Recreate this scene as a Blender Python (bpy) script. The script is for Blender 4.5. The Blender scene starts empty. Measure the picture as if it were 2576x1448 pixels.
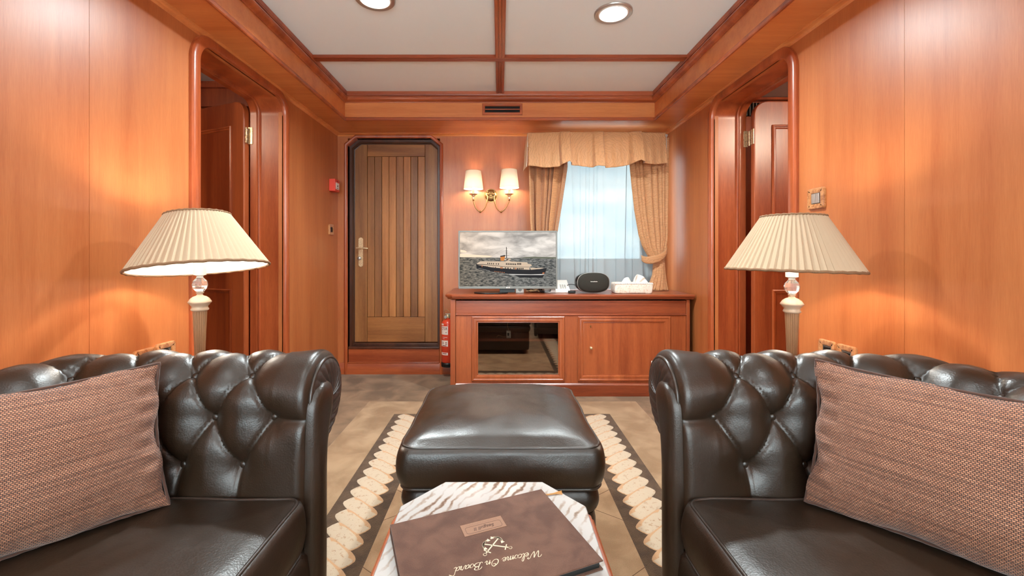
import bpy, math, random
import numpy as np
from mathutils import Vector, Matrix, noise

random.seed(7)
S = bpy.context.scene
COL = S.collection
PI = math.pi
F, VX, VY, CH = 1060.0, 1258.0, 640.0, 1.05      # focal length in px, vanishing point, eye height

# ------------------------------------------------------------------ camera, world, exposure
cd = bpy.data.cameras.new('camera')
cam = bpy.data.objects.new('camera', cd); COL.objects.link(cam)
cam.location = (0, 0, CH); cam.rotation_euler = (PI/2, 0, 0)
cd.sensor_fit = 'HORIZONTAL'; cd.sensor_width = 36; cd.lens = 36*F/2576
cd.shift_x = (1288-VX)/2576; cd.shift_y = -(724-VY)/2576
cd.clip_start = 0.02; cd.clip_end = 200
S.camera = cam
S.view_settings.view_transform = 'Standard'; S.view_settings.look = 'None'
S.view_settings.exposure = 1.62; S.view_settings.gamma = 1.0
S.view_settings.use_curve_mapping = False

w = bpy.data.worlds.new('world'); S.world = w; w.use_nodes = True
nt = w.node_tree; nt.nodes.clear()
o_ = nt.nodes.new('ShaderNodeOutputWorld'); bg = nt.nodes.new('ShaderNodeBackground')
tc = nt.nodes.new('ShaderNodeTexCoord'); nz = nt.nodes.new('ShaderNodeTexNoise')
nz.inputs['Scale'].default_value = 5; nz.inputs['Detail'].default_value = 5
mp = nt.nodes.new('ShaderNodeMapping'); mp.inputs['Scale'].default_value = (1, 1, 3)
cr = nt.nodes.new('ShaderNodeValToRGB')
cr.color_ramp.elements[0].position = .38; cr.color_ramp.elements[0].color = (.50, .66, .74, 1)
cr.color_ramp.elements[1].position = .62; cr.color_ramp.elements[1].color = (.94, .95, .93, 1)
nt.links.new(tc.outputs['Generated'], mp.inputs[0]); nt.links.new(mp.outputs[0], nz.inputs['Vector'])
nt.links.new(nz.outputs['Fac'], cr.inputs[0]); nt.links.new(cr.outputs[0], bg.inputs[0])
bg.inputs[1].default_value = 6.0
nt.links.new(bg.outputs[0], o_.inputs[0])

DOWN_W = 10.5
S.cycles.diffuse_bounces = 10; S.cycles.max_bounces = 16

# ------------------------------------------------------------------ helpers
def tag(o, label=None, cat=None, group=None, kind=None):
    if label: o['label'] = label
    if cat: o['category'] = cat
    if group: o['group'] = group
    if kind: o['kind'] = kind
    return o

def thing(name, label, cat, loc=(0, 0, 0), group=None):
    o = bpy.data.objects.new(name, None); COL.objects.link(o)
    o.location = loc; o.empty_display_size = .05
    o['wo'] = 0
    del o['wo']
    ORG[o.name] = Vector(loc)
    return tag(o, label, cat, group)
ORG = {}

def px(x, y, Y):            # photo pixel at a known distance -> point in the room
    return Vector(((x-VX)/F*Y, Y, CH+(VY-y)/F*Y))

def Xp(x, Y): return (x-VX)/F*Y
def Zp(y, Y): return CH+(VY-y)/F*Y
class MB:
    def __init__(s): s.v = []; s.f = []; s.m = []; s.uv = None
    def add(s, vs, fs, mi=0):
        n = len(s.v); s.v += [tuple(v) for v in vs]; s.f += [tuple(i+n for i in f) for f in fs]; s.m += [mi]*len(fs); return s
    def box(s, x0, x1, y0, y1, z0, z1, mi=0):
        x0, x1 = min(x0, x1), max(x0, x1); y0, y1 = min(y0, y1), max(y0, y1); z0, z1 = min(z0, z1), max(z0, z1)
        vs = [(x0,y0,z0),(x1,y0,z0),(x1,y1,z0),(x0,y1,z0),(x0,y0,z1),(x1,y0,z1),(x1,y1,z1),(x0,y1,z1)]
        fs = [(0,3,2,1),(4,5,6,7),(0,1,5,4),(1,2,6,5),(2,3,7,6),(3,0,4,7)]
        return s.add(vs, fs, mi)
    def poly(s, pts, mi=0): return s.add(pts, [tuple(range(len(pts)))], mi)
    def prism(s, pts, vec, mi=0):
        n = len(pts); vec = Vector(vec); a = [Vector(p) for p in pts]; b = [p+vec for p in a]
        fs = [tuple(range(n)), tuple(range(2*n-1, n-1, -1))] + [(i, i+n, (i+1) % n+n, (i+1) % n) for i in range(n)]
        return s.add(a+b, fs, mi)
    def grid(s, P, mi=0, cu=False, cv=False):
        nu = len(P); nv = len(P[0]); n = len(s.v)
        for r in P: s.v += [tuple(p) for p in r]
        for i in range(nu if cu else nu-1):
            for j in range(nv if cv else nv-1):
                a = n+i*nv+j; b = n+((i+1) % nu)*nv+j; c = n+((i+1) % nu)*nv+(j+1) % nv; d = n+i*nv+(j+1) % nv
                s.f.append((a, b, c, d)); s.m.append(mi)
        return s
    def tube(s, pts, r, seg=8, closed=False, mi=0, caps=True):
        pts = [Vector(p) for p in pts]; n = len(pts); rows = []; up = None
        for i, p in enumerate(pts):
            if closed: t = pts[(i+1) % n]-pts[i-1]
            else: t = pts[min(i+1, n-1)]-pts[max(i-1, 0)]
            if t.length < 1e-9: t = Vector((0, 0, 1))
            t.normalize()
            if up is None: up = t.orthogonal().normalized()
            up = (up-t*up.dot(t))
            if up.length < 1e-6: up = t.orthogonal()
            up.normalize(); b = t.cross(up)
            rr = r(i/(n-1)) if callable(r) else r
            rows.append([p+(up*math.cos(a)+b*math.sin(a))*rr for a in [2*PI*k/seg for k in range(seg)]])
        n0 = len(s.v); s.grid(rows, mi, cu=closed, cv=True)
        if caps and not closed:
            s.f.append(tuple(n0+k for k in range(seg))); s.m.append(mi)
            s.f.append(tuple(n0+(n-1)*seg+k for k in reversed(range(seg)))); s.m.append(mi)
        return s
    def lathe(s, prof, c, seg=32, mi=0, axis='z', flute=None, caps=True):
        c = Vector(c); rows = []
        for (r, h) in prof:
            row = []
            for k in range(seg):
                a = 2*PI*k/seg; rr = r
                if flute: rr = r-flute(r, h, a)
                if axis == 'z': row.append(c+Vector((rr*math.cos(a), rr*math.sin(a), h)))
                elif axis == 'y': row.append(c+Vector((rr*math.cos(a), h, rr*math.sin(a))))
                else: row.append(c+Vector((h, rr*math.cos(a), rr*math.sin(a))))
            rows.append(row)
        n0 = len(s.v); s.grid(rows, mi, cv=True)
        if prof[0][0] > 1e-5 and caps: s.f.append(tuple(n0+k for k in reversed(range(seg)))); s.m.append(mi)
        if prof[-1][0] > 1e-5 and caps: s.f.append(tuple(n0+(len(prof)-1)*seg+k for k in range(seg))); s.m.append(mi)
        return s
    def xf(s, M):
        s.v = [tuple(M @ Vector(v)) for v in s.v]; return s
    def build(s, name, mats, parent=None, smooth=40, bevel=0, seg=2, recalc=True, kind=None, origin=None):
        if not isinstance(mats, (list, tuple)): mats = [mats]
        org = ORG[parent.name] if parent is not None else (Vector(origin) if origin is not None else None)
        if org is None:
            a = np.array(s.v); org = Vector((float((a[:,0].min()+a[:,0].max())/2), float((a[:,1].min()+a[:,1].max())/2), float(a[:,2].min())))
        me = bpy.data.meshes.new(name)
        me.from_pydata([tuple(Vector(v)-org) for v in s.v], [], s.f)
        for m in mats: me.materials.append(m)
        me.polygons.foreach_set('material_index', s.m)
        if recalc:
            import bmesh
            bm = bmesh.new(); bm.from_mesh(me); bmesh.ops.remove_doubles(bm, verts=bm.verts, dist=1e-6)
            bmesh.ops.recalc_face_normals(bm, faces=bm.faces); bm.to_mesh(me); bm.free()
        if smooth:
            me.polygons.foreach_set('use_smooth', [True]*len(me.polygons))
            me.set_sharp_from_angle(angle=math.radians(smooth))
        o = bpy.data.objects.new(name, me); COL.objects.link(o)
        if parent is not None: o.parent = parent
        else: o.location = org
        ORG[o.name] = org
        if bevel:
            b = o.modifiers.new('bevel', 'BEVEL'); b.width = bevel; b.segments = seg; b.limit_method = 'ANGLE'; b.angle_limit = math.radians(35); b.harden_normals = False
        if kind: o['kind'] = kind
        return o

def sweep(path, prof, fn, closed=False, capends=True):
    """profile (offset to the outer side of the path, depth) swept along a mitred plane path"""
    n = len(path); P = [Vector(p) for p in path]; rows = []
    for i in range(n):
        a = P[i]-P[i-1] if (i > 0 or closed) else P[1]-P[0]
        b = P[(i+1) % n]-P[i] if (i < n-1 or closed) else P[-1]-P[-2]
        a.normalize(); b.normalize()
        na = Vector((-a.y, a.x)); nb = Vector((-b.y, b.x)); m = na+nb; m.normalize(); k = 1/max(.3, m.dot(na))
        rows.append([fn(P[i].x+m.x*o*k, P[i].y+m.y*o*k, d) for (o, d) in prof])
    mb = MB(); mb.grid(rows, 0, cu=closed, cv=True)
    if capends and not closed:
        L = len(prof); mb.f.append(tuple(range(L))); mb.m.append(0); mb.f.append(tuple((n-1)*L+k for k in reversed(range(L)))); mb.m.append(0)
    return mb

def arc(cx, cy, r, a0, a1, n):
    return [(cx+r*math.cos(math.radians(a0+(a1-a0)*i/n)), cy+r*math.sin(math.radians(a0+(a1-a0)*i/n))) for i in range(n+1)]

def smoothpts(pts, k=6, closed=False):
    P = [Vector(p) for p in pts]; n = len(P); out = []
    rng = range(n if closed else n-1)
    for i in rng:
        if closed: p0, p1, p2, p3 = P[i-1], P[i], P[(i+1) % n], P[(i+2) % n]
        else: p0, p1, p2, p3 = P[max(i-1, 0)], P[i], P[i+1], P[min(i+2, n-1)]
        for j in range(k):
            t = j/k
            out.append(.5*((2*p1)+(p2-p0)*t+(2*p0-5*p1+4*p2-p3)*t*t+(3*p1-p0-3*p2+p3)*t**3))
    if not closed: out.append(P[-1].copy())
    return out

def text_mesh(txt, size, ext=0.0004, align='CENTER', bold=0):
    c = bpy.data.curves.new('t', 'FONT'); c.body = txt; c.size = size; c.extrude = ext; c.align_x = align; c.align_y = 'CENTER'; c.offset = bold
    o = bpy.data.objects.new('t', c); COL.objects.link(o)
    dg = bpy.context.evaluated_depsgraph_get(); me = bpy.data.meshes.new_from_object(o.evaluated_get(dg))
    vs = [v.co.copy() for v in me.vertices]; fs = [tuple(p.vertices) for p in me.polygons]
    bpy.data.objects.remove(o); bpy.data.curves.remove(c); bpy.data.meshes.remove(me)
    return vs, fs

# ------------------------------------------------------------------ materials
def srgb(r, g, b):
    f = lambda c: (c/255/12.92) if c/255 <= .04045 else ((c/255+.055)/1.055)**2.4
    return (f(r), f(g), f(b), 1)

def newmat(name):
    m = bpy.data.materials.new(name); m.use_nodes = True; n = m.node_tree.nodes; return m, n, m.node_tree.links, n['Principled BSDF']

def plain(name, c, rough=.5, metal=0, spec=.5, bump=0, bscale=200, coat=0, emit=None, es=0, alpha=1, trans=0, ior=1.45, sheen=0):
    m, n, l, b = newmat(name)
    b.inputs['Base Color'].default_value = c; b.inputs['Roughness'].default_value = rough; b.inputs['Metallic'].default_value = metal
    b.inputs['Specular IOR Level'].default_value = spec; b.inputs['Coat Weight'].default_value = coat; b.inputs['Alpha'].default_value = alpha
    b.inputs['Transmission Weight'].default_value = trans; b.inputs['IOR'].default_value = ior; b.inputs['Sheen Weight'].default_value = sheen
    if emit: b.inputs['Emission Color'].default_value = emit; b.inputs['Emission Strength'].default_value = es
    t = n.new('ShaderNodeTexCoord'); z = n.new('ShaderNodeTexNoise'); z.inputs['Scale'].default_value = bscale; z.inputs['Detail'].default_value = 3
    l.new(t.outputs['Object'], z.inputs['Vector'])
    if bump:
        p = n.new('ShaderNodeBump'); p.inputs['Strength'].default_value = bump; p.inputs['Distance'].default_value = .002
        l.new(z.outputs['Fac'], p.inputs['Height']); l.new(p.outputs[0], b.inputs['Normal'])
    else:
        mr = n.new('ShaderNodeMapRange'); mr.inputs[3].default_value = max(0, rough-.04); mr.inputs[4].default_value = min(1, rough+.04)
        l.new(z.outputs['Fac'], mr.inputs[0]); l.new(mr.outputs[0], b.inputs['Roughness'])
    return m

def wood(name, dark, light, axis='z', rough=.34, sc=1.0, coat=.25, figure=.35, contrast=1.0, band=1.0):
    m, n, l, b = newmat(name)
    t = n.new('ShaderNodeTexCoord'); M = n.new('ShaderNodeMapping'); oi = n.new('ShaderNodeObjectInfo')
    k = {'x': (.055, 1, 1), 'y': (1, .055, 1), 'z': (1, 1, .055)}[axis]
    M.inputs['Scale'].default_value = tuple(a*sc for a in k)
    l.new(t.outputs['Object'], M.inputs[0])
    addv = n.new('ShaderNodeVectorMath'); addv.operation = 'ADD'
    l.new(M.outputs[0], addv.inputs[0]); l.new(oi.outputs['Random'], addv.inputs[1])
    def nz(scale, det, dist=0, rgh=.55):
        z = n.new('ShaderNodeTexNoise'); z.inputs['Scale'].default_value = scale; z.inputs['Detail'].default_value = det
        z.inputs['Distortion'].default_value = dist; z.inputs['Roughness'].default_value = rgh; l.new(addv.outputs[0], z.inputs['Vector']); return z.outputs['Fac']
    big = nz(9*band, 2, .3); mid = nz(42, 4, .6); fine = nz(330, 3, 0, .7)
    wv = n.new('ShaderNodeTexWave'); wv.wave_type = 'BANDS'; wv.bands_direction = 'DIAGONAL'
    wv.inputs['Scale'].default_value = 3; wv.inputs['Distortion'].default_value = 9; wv.inputs['Detail'].default_value = 3; wv.inputs['Detail Scale'].default_value = 1.1
    l.new(addv.outputs[0], wv.inputs['Vector'])
    def mth(op, a, c):
        q = n.new('ShaderNodeMath'); q.operation = op
        for i, v in enumerate((a, c)):
            if isinstance(v, (int, float)): q.inputs[i].default_value = v
            else: l.new(v, q.inputs[i])
        return q.outputs[0]
    s = mth('ADD', mth('MULTIPLY', big, .55), mth('MULTIPLY', mid, .38))
    s = mth('ADD', s, mth('MULTIPLY', mth('SUBTRACT', wv.outputs['Fac'], .5), figure*.35))
    s = mth('ADD', s, mth('MULTIPLY', mth('SUBTRACT', fine, .5), .42))
    r = n.new('ShaderNodeValToRGB'); e = r.color_ramp.elements
    h = .19/contrast
    e[0].position = max(0, .465-h); e[0].color = dark; e[1].position = min(1, .465+h); e[1].color = light
    l.new(s, r.inputs[0]); l.new(r.outputs[0], b.inputs['Base Color'])
    b.inputs['Roughness'].default_value = rough; b.inputs['Coat Weight'].default_value = coat; b.inputs['Coat Roughness'].default_value = .34
    p = n.new('ShaderNodeBump'); p.inputs['Strength'].default_value = .12; p.inputs['Distance'].default_value = .0008
    l.new(fine, p.inputs['Height']); l.new(p.outputs[0], b.inputs['Normal'])
    return m

def leather(name, c, rough=.36, bs=.35, sc=260):
    m, n, l, b = newmat(name)
    t = n.new('ShaderNodeTexCoord'); v = n.new('ShaderNodeTexVoronoi'); v.inputs['Scale'].default_value = sc
    z = n.new('ShaderNodeTexNoise'); z.inputs['Scale'].default_value = 9; z.inputs['Detail'].default_value = 4
    z2 = n.new('ShaderNodeTexNoise'); z2.inputs['Scale'].default_value = 70; z2.inputs['Detail'].default_value = 5
    for q in (v, z, z2): l.new(t.outputs['Object'], q.inputs['Vector'])
    a = n.new('ShaderNodeMath'); a.operation = 'MULTIPLY_ADD'; a.inputs[1].default_value = .5; l.new(v.outputs['Distance'], a.inputs[0]); l.new(z2.outputs['Fac'], a.inputs[2])
    p = n.new('ShaderNodeBump'); p.inputs['Strength'].default_value = bs; p.inputs['Distance'].default_value = .0012
    l.new(a.outputs[0], p.inputs['Height']); l.new(p.outputs[0], b.inputs['Normal'])
    mr = n.new('ShaderNodeMapRange'); mr.inputs[1].default_value = .3; mr.inputs[2].default_value = .7; mr.inputs[3].default_value = rough-.06; mr.inputs[4].default_value = rough+.08
    l.new(z.outputs['Fac'], mr.inputs[0]); l.new(mr.outputs[0], b.inputs['Roughness'])
    mx = n.new('ShaderNodeMix'); mx.data_type = 'RGBA'; mx.inputs[6].default_value = c; mx.inputs[7].default_value = tuple(x*1.5 for x in c[:3])+(1,)
    l.new(z.outputs['Fac'], mx.inputs[0]); l.new(mx.outputs[2], b.inputs['Base Color'])
    b.inputs['Specular IOR Level'].default_value = .7
    return m

def carpet(name, c1, c2, sc=7, fs=420, bump=.6, pos=(.4, .62)):
    m, n, l, b = newmat(name)
    t = n.new('ShaderNodeTexCoord'); z = n.new('ShaderNodeTexNoise'); z.inputs['Scale'].default_value = sc; z.inputs['Detail'].default_value = 6; z.inputs['Distortion'].default_value = .5
    f = n.new('ShaderNodeTexNoise'); f.inputs['Scale'].default_value = fs; f.inputs['Detail'].default_value = 2
    for q in (z, f): l.new(t.outputs['Object'], q.inputs['Vector'])
    a = n.new('ShaderNodeMath'); a.operation = 'MULTIPLY_ADD'; a.inputs[1].default_value = .35; l.new(f.outputs['Fac'], a.inputs[0]); l.new(z.outputs['Fac'], a.inputs[2])
    r = n.new('ShaderNodeValToRGB'); e = r.color_ramp.elements; e[0].position = pos[0]+.15; e[0].color = c1; e[1].position = pos[1]+.2; e[1].color = c2
    l.new(a.outputs[0], r.inputs[0]); l.new(r.outputs[0], b.inputs['Base Color'])
    p = n.new('ShaderNodeBump'); p.inputs['Strength'].default_value = bump; p.inputs['Distance'].default_value = .003
    l.new(f.outputs['Fac'], p.inputs['Height']); l.new(p.outputs[0], b.inputs['Normal'])
    b.inputs['Roughness'].default_value = .95; b.inputs['Specular IOR Level'].default_value = .15; b.inputs['Sheen Weight'].default_value = .2
    return m

W_WALL = wood('cherry_veneer_wall', srgb(168, 90, 46), srgb(192, 116, 66), 'z', rough=.38, figure=.12, coat=.28)
W_WALL_LIT = wood('cherry_veneer_wall_lit', srgb(190, 104, 52), srgb(216, 136, 76), 'x', rough=.33, figure=.2, coat=.2)  # same veneer as the walls, paler to stand in for light on the soffit
W_TRIM = wood('cherry_solid_z', srgb(138, 58, 28), srgb(184, 94, 50), 'z', rough=.28, coat=.4, figure=.5)
W_TRIMX = wood('cherry_solid_x', srgb(134, 56, 28), srgb(184, 94, 50), 'x', rough=.28, coat=.4, figure=.5)
W_TRIMY = wood('cherry_solid_y', srgb(138, 60, 30), srgb(188, 98, 54), 'y', rough=.28, coat=.4, figure=.5)
W_LEAF = wood('cherry_door_leaf', srgb(134, 58, 28), srgb(180, 92, 48), 'z', rough=.3, coat=.3, figure=.8)
W_CAB = wood('cabinet_cherry_z', srgb(136, 62, 32), srgb(182, 98, 54), 'z', rough=.3, coat=.35, figure=.2)
W_CABX = wood('cabinet_cherry_x', srgb(112, 48, 27), srgb(164, 82, 46), 'x', rough=.3, coat=.35, figure=.4)
W_IRO = wood('iroko_plank', srgb(122, 74, 36), srgb(166, 110, 62), 'z', rough=.42, coat=.1, figure=.35, sc=1.4)
W_IRO2 = wood('iroko_plank_pale', srgb(146, 88, 42), srgb(190, 126, 70), 'z', rough=.42, coat=.1, figure=.35, sc=1.4)
W_IRO3 = wood('iroko_plank_dark', srgb(110, 66, 34), srgb(150, 98, 54), 'z', rough=.42, coat=.1, figure=.35, sc=1.4)
W_IROX = wood('iroko_rail', srgb(122, 72, 34), srgb(170, 110, 58), 'x', rough=.42, coat=.1, figure=.6, sc=1.4)
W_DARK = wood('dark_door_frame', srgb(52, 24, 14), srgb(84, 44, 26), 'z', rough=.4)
BURL = carpet('burl_wood', srgb(150, 88, 44), srgb(190, 130, 80), 60, 300, .05, (.35, .55)); BURL.node_tree.nodes['Principled BSDF'].inputs['Roughness'].default_value = .25
LEATHER = leather('brown_leather', srgb(38, 26, 16), .37, .3)
LEATHER_D = leather('brown_leather_pleated', srgb(40, 31, 26), .4)
PIPE = leather('leather_piping', srgb(46, 37, 31), .32, .1)
CEIL = plain('ceiling_fabric', (.84, .92, .94, 1), .7, bump=.1, bscale=260, spec=.3)
FLOOR = carpet('floor_carpet', srgb(104, 80, 58), srgb(146, 116, 88), 5)
RUG_T = carpet('rug_tan', srgb(138, 108, 78), srgb(168, 138, 106), 6, 500)
RUG_D = carpet('rug_brown', srgb(70, 52, 38), srgb(92, 70, 50), 20, 260, .8)
RUG_W = carpet('rug_rope', srgb(158, 122, 92), srgb(186, 166, 142), 60, 300, .5, (.30, .40))
RUG_W2 = carpet('rug_rope_stipple', srgb(104, 66, 40), srgb(186, 144, 106), 110, 500, .5, (.26, .36))
RUG_L = carpet('rug_field', srgb(150, 116, 84), srgb(178, 144, 110), 7, 420)
BRASS = plain('aged_brass', srgb(158, 118, 72), .3, .9)
BRASSL = plain('polished_brass', srgb(214, 186, 146), .28, .6)
CHROME = plain('brushed_steel', srgb(190, 186, 180), .3, .75)
BLACK = plain('black_plastic', srgb(18, 17, 17), .35)
DGREY = plain('speaker_fabric', srgb(44, 41, 34), .8, bump=.8, bscale=900)
GREY = plain('grey_plastic', srgb(120, 118, 112), .35, .3)
WHITE = plain('white_plastic', srgb(236, 232, 224), .35)
TAN = plain('tan_plastic', srgb(206, 168, 126), .4)
RED = plain('red_paint', srgb(212, 66, 40), .3, coat=.4)
REDBOX = plain('red_call_box', srgb(222, 74, 58), .4)
PAPER = plain('white_label', srgb(226, 208, 196), .6)
INK = plain('label_ink', srgb(120, 44, 36), .6)
CREAM = plain('cream_enamel', srgb(190, 168, 144), .35, coat=.3)
IVORY = plain('ivory_column', srgb(150, 112, 80), .42)
BOOK = carpet('album_suede', srgb(84, 56, 44), srgb(104, 73, 58), 22, 500, .15)
BOOKPAGE = plain('album_black_pages', srgb(30, 34, 34), .3)
LABELM = plain('album_label', srgb(140, 102, 78), .5, bump=.2)
LABELD = plain('album_label_engraving', srgb(84, 54, 38), .5)
SCRIPTM = plain('album_cream_print', srgb(222, 202, 172), .5)
GOLD = plain('gold_cord', srgb(196, 142, 80), .5)
DARKIN = plain('dark_interior', srgb(30, 24, 22), .7)
TRIMCORD = plain('shade_braid', srgb(146, 112, 82), .8, bump=1, bscale=500)
RUBBER = plain('black_gap', srgb(14, 10, 9), .8)
TIEC = None

def fabric_shade(name, c, tr=.25, bump=0.0):
    m, n, l, b = newmat(name); out = n['Material Output']
    n.remove(b)
    d = n.new('ShaderNodeBsdfDiffuse'); t = n.new('ShaderNodeBsdfTranslucent'); x = n.new('ShaderNodeMixShader')
    z = n.new('ShaderNodeTexNoise'); z.inputs['Scale'].default_value = 300; tcx = n.new('ShaderNodeTexCoord'); l.new(tcx.outputs['Object'], z.inputs['Vector'])
    p = n.new('ShaderNodeBump'); p.inputs['Strength'].default_value = .2+bump; p.inputs['Distance'].default_value = .001; l.new(z.outputs['Fac'], p.inputs['Height']); l.new(p.outputs[0], d.inputs['Normal'])
    d.inputs['Color'].default_value = c; t.inputs['Color'].default_value = (c[0], c[1]*.92, c[2]*.8, 1); x.inputs[0].default_value = tr
    l.new(d.outputs[0], x.inputs[1]); l.new(t.outputs[0], x.inputs[2]); l.new(x.outputs[0], out.inputs[0]); return m
SHADE = fabric_shade('pleated_shade_cloth', srgb(198, 174, 146), .05)
SHADE_IN = plain('shade_lining', srgb(225, 220, 210), .7)
SHADE_S = fabric_shade('sconce_shade_cloth', srgb(214, 200, 180), .10)

def sheer(name):
    m, n, l, b = newmat(name); out = n['Material Output']; n.remove(b)
    t = n.new('ShaderNodeBsdfTranslucent'); t.inputs[0].default_value = (.07, .077, .08, 1)
    d = n.new('ShaderNodeBsdfDiffuse'); d.inputs[0].default_value = (.84, .90, .92, 1)
    tr = n.new('ShaderNodeBsdfTransparent'); tr.inputs[0].default_value = (.13, .14, .142, 1)
    a = n.new('ShaderNodeMixShader'); a.inputs[0].default_value = .45
    c = n.new('ShaderNodeMixShader')
    z = n.new('ShaderNodeTexNoise'); z.inputs['Scale'].default_value = 400; tcx = n.new('ShaderNodeTexCoord'); l.new(tcx.outputs['Object'], z.inputs['Vector'])
    mr = n.new('ShaderNodeMapRange'); mr.inputs[3].default_value = .22; mr.inputs[4].default_value = .32; l.new(z.outputs['Fac'], mr.inputs[0])
    l.new(t.outputs[0], a.inputs[1]); l.new(d.outputs[0], a.inputs[2]); l.new(mr.outputs[0], c.inputs[0]); l.new(a.outputs[0], c.inputs[1]); l.new(tr.outputs[0], c.inputs[2]); l.new(c.outputs[0], out.inputs[0])
    return m
SHEER = sheer('sheer_voile')

def jacquard(name, c):
    m, n, l, b = newmat(name)
    t = n.new('ShaderNodeTexCoord')
    wv = n.new('ShaderNodeTexWave'); wv.wave_type = 'RINGS'; wv.rings_direction = 'SPHERICAL'; wv.inputs['Scale'].default_value = 16; wv.inputs['Distortion'].default_value = 10
    wv.inputs['Detail'].default_value = 2; wv.inputs['Detail Scale'].default_value = 1.6
    z = n.new('ShaderNodeTexNoise'); z.inputs['Scale'].default_value = 60; z.inputs['Detail'].default_value = 4
    f = n.new('ShaderNodeTexNoise'); f.inputs['Scale'].default_value = 700
    for q in (wv, z, f): l.new(t.outputs['Object'], q.inputs['Vector'])
    pw = n.new('ShaderNodeMath'); pw.operation = 'POWER'; pw.inputs[1].default_value = 6; l.new(wv.outputs['Fac'], pw.inputs[0])
    a = n.new('ShaderNodeMath'); a.operation = 'MULTIPLY_ADD'; a.inputs[1].default_value = .6; l.new(pw.outputs[0], a.inputs[0]); l.new(z.outputs['Fac'], a.inputs[2])
    p = n.new('ShaderNodeBump'); p.inputs['Strength'].default_value = .55; p.inputs['Distance'].default_value = .004; l.new(a.outputs[0], p.inputs['Height']); l.new(p.outputs[0], b.inputs['Normal'])
    r = n.new('ShaderNodeMix'); r.data_type = 'RGBA'; r.inputs[6].default_value = c; r.inputs[7].default_value = tuple(q*.88 for q in c[:3])+(1,)
    l.new(pw.outputs[0], r.inputs[0]); l.new(r.outputs[2], b.inputs['Base Color'])
    b.inputs['Roughness'].default_value = .6; b.inputs['Sheen Weight'].default_value = .25
    return m
CURT = jacquard('gold_jacquard', srgb(202, 146, 98))
LINING = plain('curtain_lining', srgb(232, 216, 190), .8)

def marble(name):
    m, n, l, b = newmat(name)
    t = n.new('ShaderNodeTexCoord'); M = n.new('ShaderNodeMapping'); M.inputs['Rotation'].default_value = (0, 0, math.radians(-62)); l.new(t.outputs['Object'], M.inputs[0])
    wv = n.new('ShaderNodeTexWave'); wv.bands_direction = 'Y'; wv.inputs['Scale'].default_value = 13; wv.inputs['Distortion'].default_value = 7; wv.inputs['Detail'].default_value = 4; wv.inputs['Detail Scale'].default_value = .9; wv.inputs['Detail Roughness'].default_value = .6
    z = n.new('ShaderNodeTexNoise'); z.inputs['Scale'].default_value = 9; z.inputs['Detail'].default_value = 6
    l.new(M.outputs[0], wv.inputs['Vector']); l.new(M.outputs[0], z.inputs['Vector'])
    a = n.new('ShaderNodeMath'); a.operation = 'MULTIPLY'; l.new(wv.outputs['Fac'], a.inputs[0])
    mr = n.new('ShaderNodeMapRange'); mr.inputs[1].default_value = .3; mr.inputs[2].default_value = .7; mr.inputs[3].default_value = .25; mr.inputs[4].default_value = 1.1; l.new(z.outputs['Fac'], mr.inputs[0]); l.new(mr.outputs[0], a.inputs[1])
    r = n.new('ShaderNodeValToRGB'); e = r.color_ramp.elements; e[0].position = .45; e[0].color = srgb(186, 182, 178); e[1].position = .92; e[1].color = srgb(120, 98, 84)
    q = r.color_ramp.elements.new(.68); q.color = srgb(166, 152, 140)
    l.new(a.outputs[0], r.inputs[0]); l.new(r.outputs[0], b.inputs['Base Color']); b.inputs['Roughness'].default_value = .14; return m
MARBLE = marble('veined_marble')

def weave(name):
    m, n, l, b = newmat(name)
    t = n.new('ShaderNodeUVMap'); M = n.new('ShaderNodeMapping'); M.inputs['Scale'].default_value = (1, 1, 1); l.new(t.outputs[0], M.inputs[0])
    br = n.new('ShaderNodeTexBrick'); br.inputs['Scale'].default_value = 1; br.inputs['Brick Width'].default_value = .0050; br.inputs['Row Height'].default_value = .0034; br.inputs['Mortar Size'].default_value = .0008; br.inputs['Mortar Smooth'].default_value = .6
    br.inputs['Color1'].default_value = srgb(208, 146, 110); br.inputs['Color2'].default_value = srgb(184, 122, 90); br.inputs['Mortar'].default_value = srgb(84, 52, 38)
    l.new(M.outputs[0], br.inputs['Vector'])
    z = n.new('ShaderNodeTexNoise'); z.inputs['Scale'].default_value = 1; M2 = n.new('ShaderNodeMapping'); M2.inputs['Scale'].default_value = (5, 160, 1); l.new(t.outputs[0], M2.inputs[0]); l.new(M2.outputs[0], z.inputs['Vector']); z.inputs['Detail'].default_value = 4
    mx = n.new('ShaderNodeMix'); mx.data_type = 'RGBA'; mx.blend_type = 'MULTIPLY'; mx.inputs[0].default_value = 1; l.new(br.outputs['Color'], mx.inputs[6])
    r = n.new('ShaderNodeValToRGB'); e = r.color_ramp.elements; e[0].position = .35; e[0].color = (.6, .56, .54, 1); e[1].position = .6; e[1].color = (1, 1, 1, 1); l.new(z.outputs['Fac'], r.inputs[0]); l.new(r.outputs[0], mx.inputs[7])
    l.new(mx.outputs[2], b.inputs['Base Color']); b.inputs['Roughness'].default_value = .8; b.inputs['Sheen Weight'].default_value = .3
    p = n.new('ShaderNodeBump'); p.invert = True; p.inputs['Strength'].default_value = .9; p.inputs['Distance'].default_value = .0022; l.new(br.outputs['Fac'], p.inputs['Height']); l.new(p.outputs[0], b.inputs['Normal'])
    return m
WEAVE = weave('woven_cushion_cloth')

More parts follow.
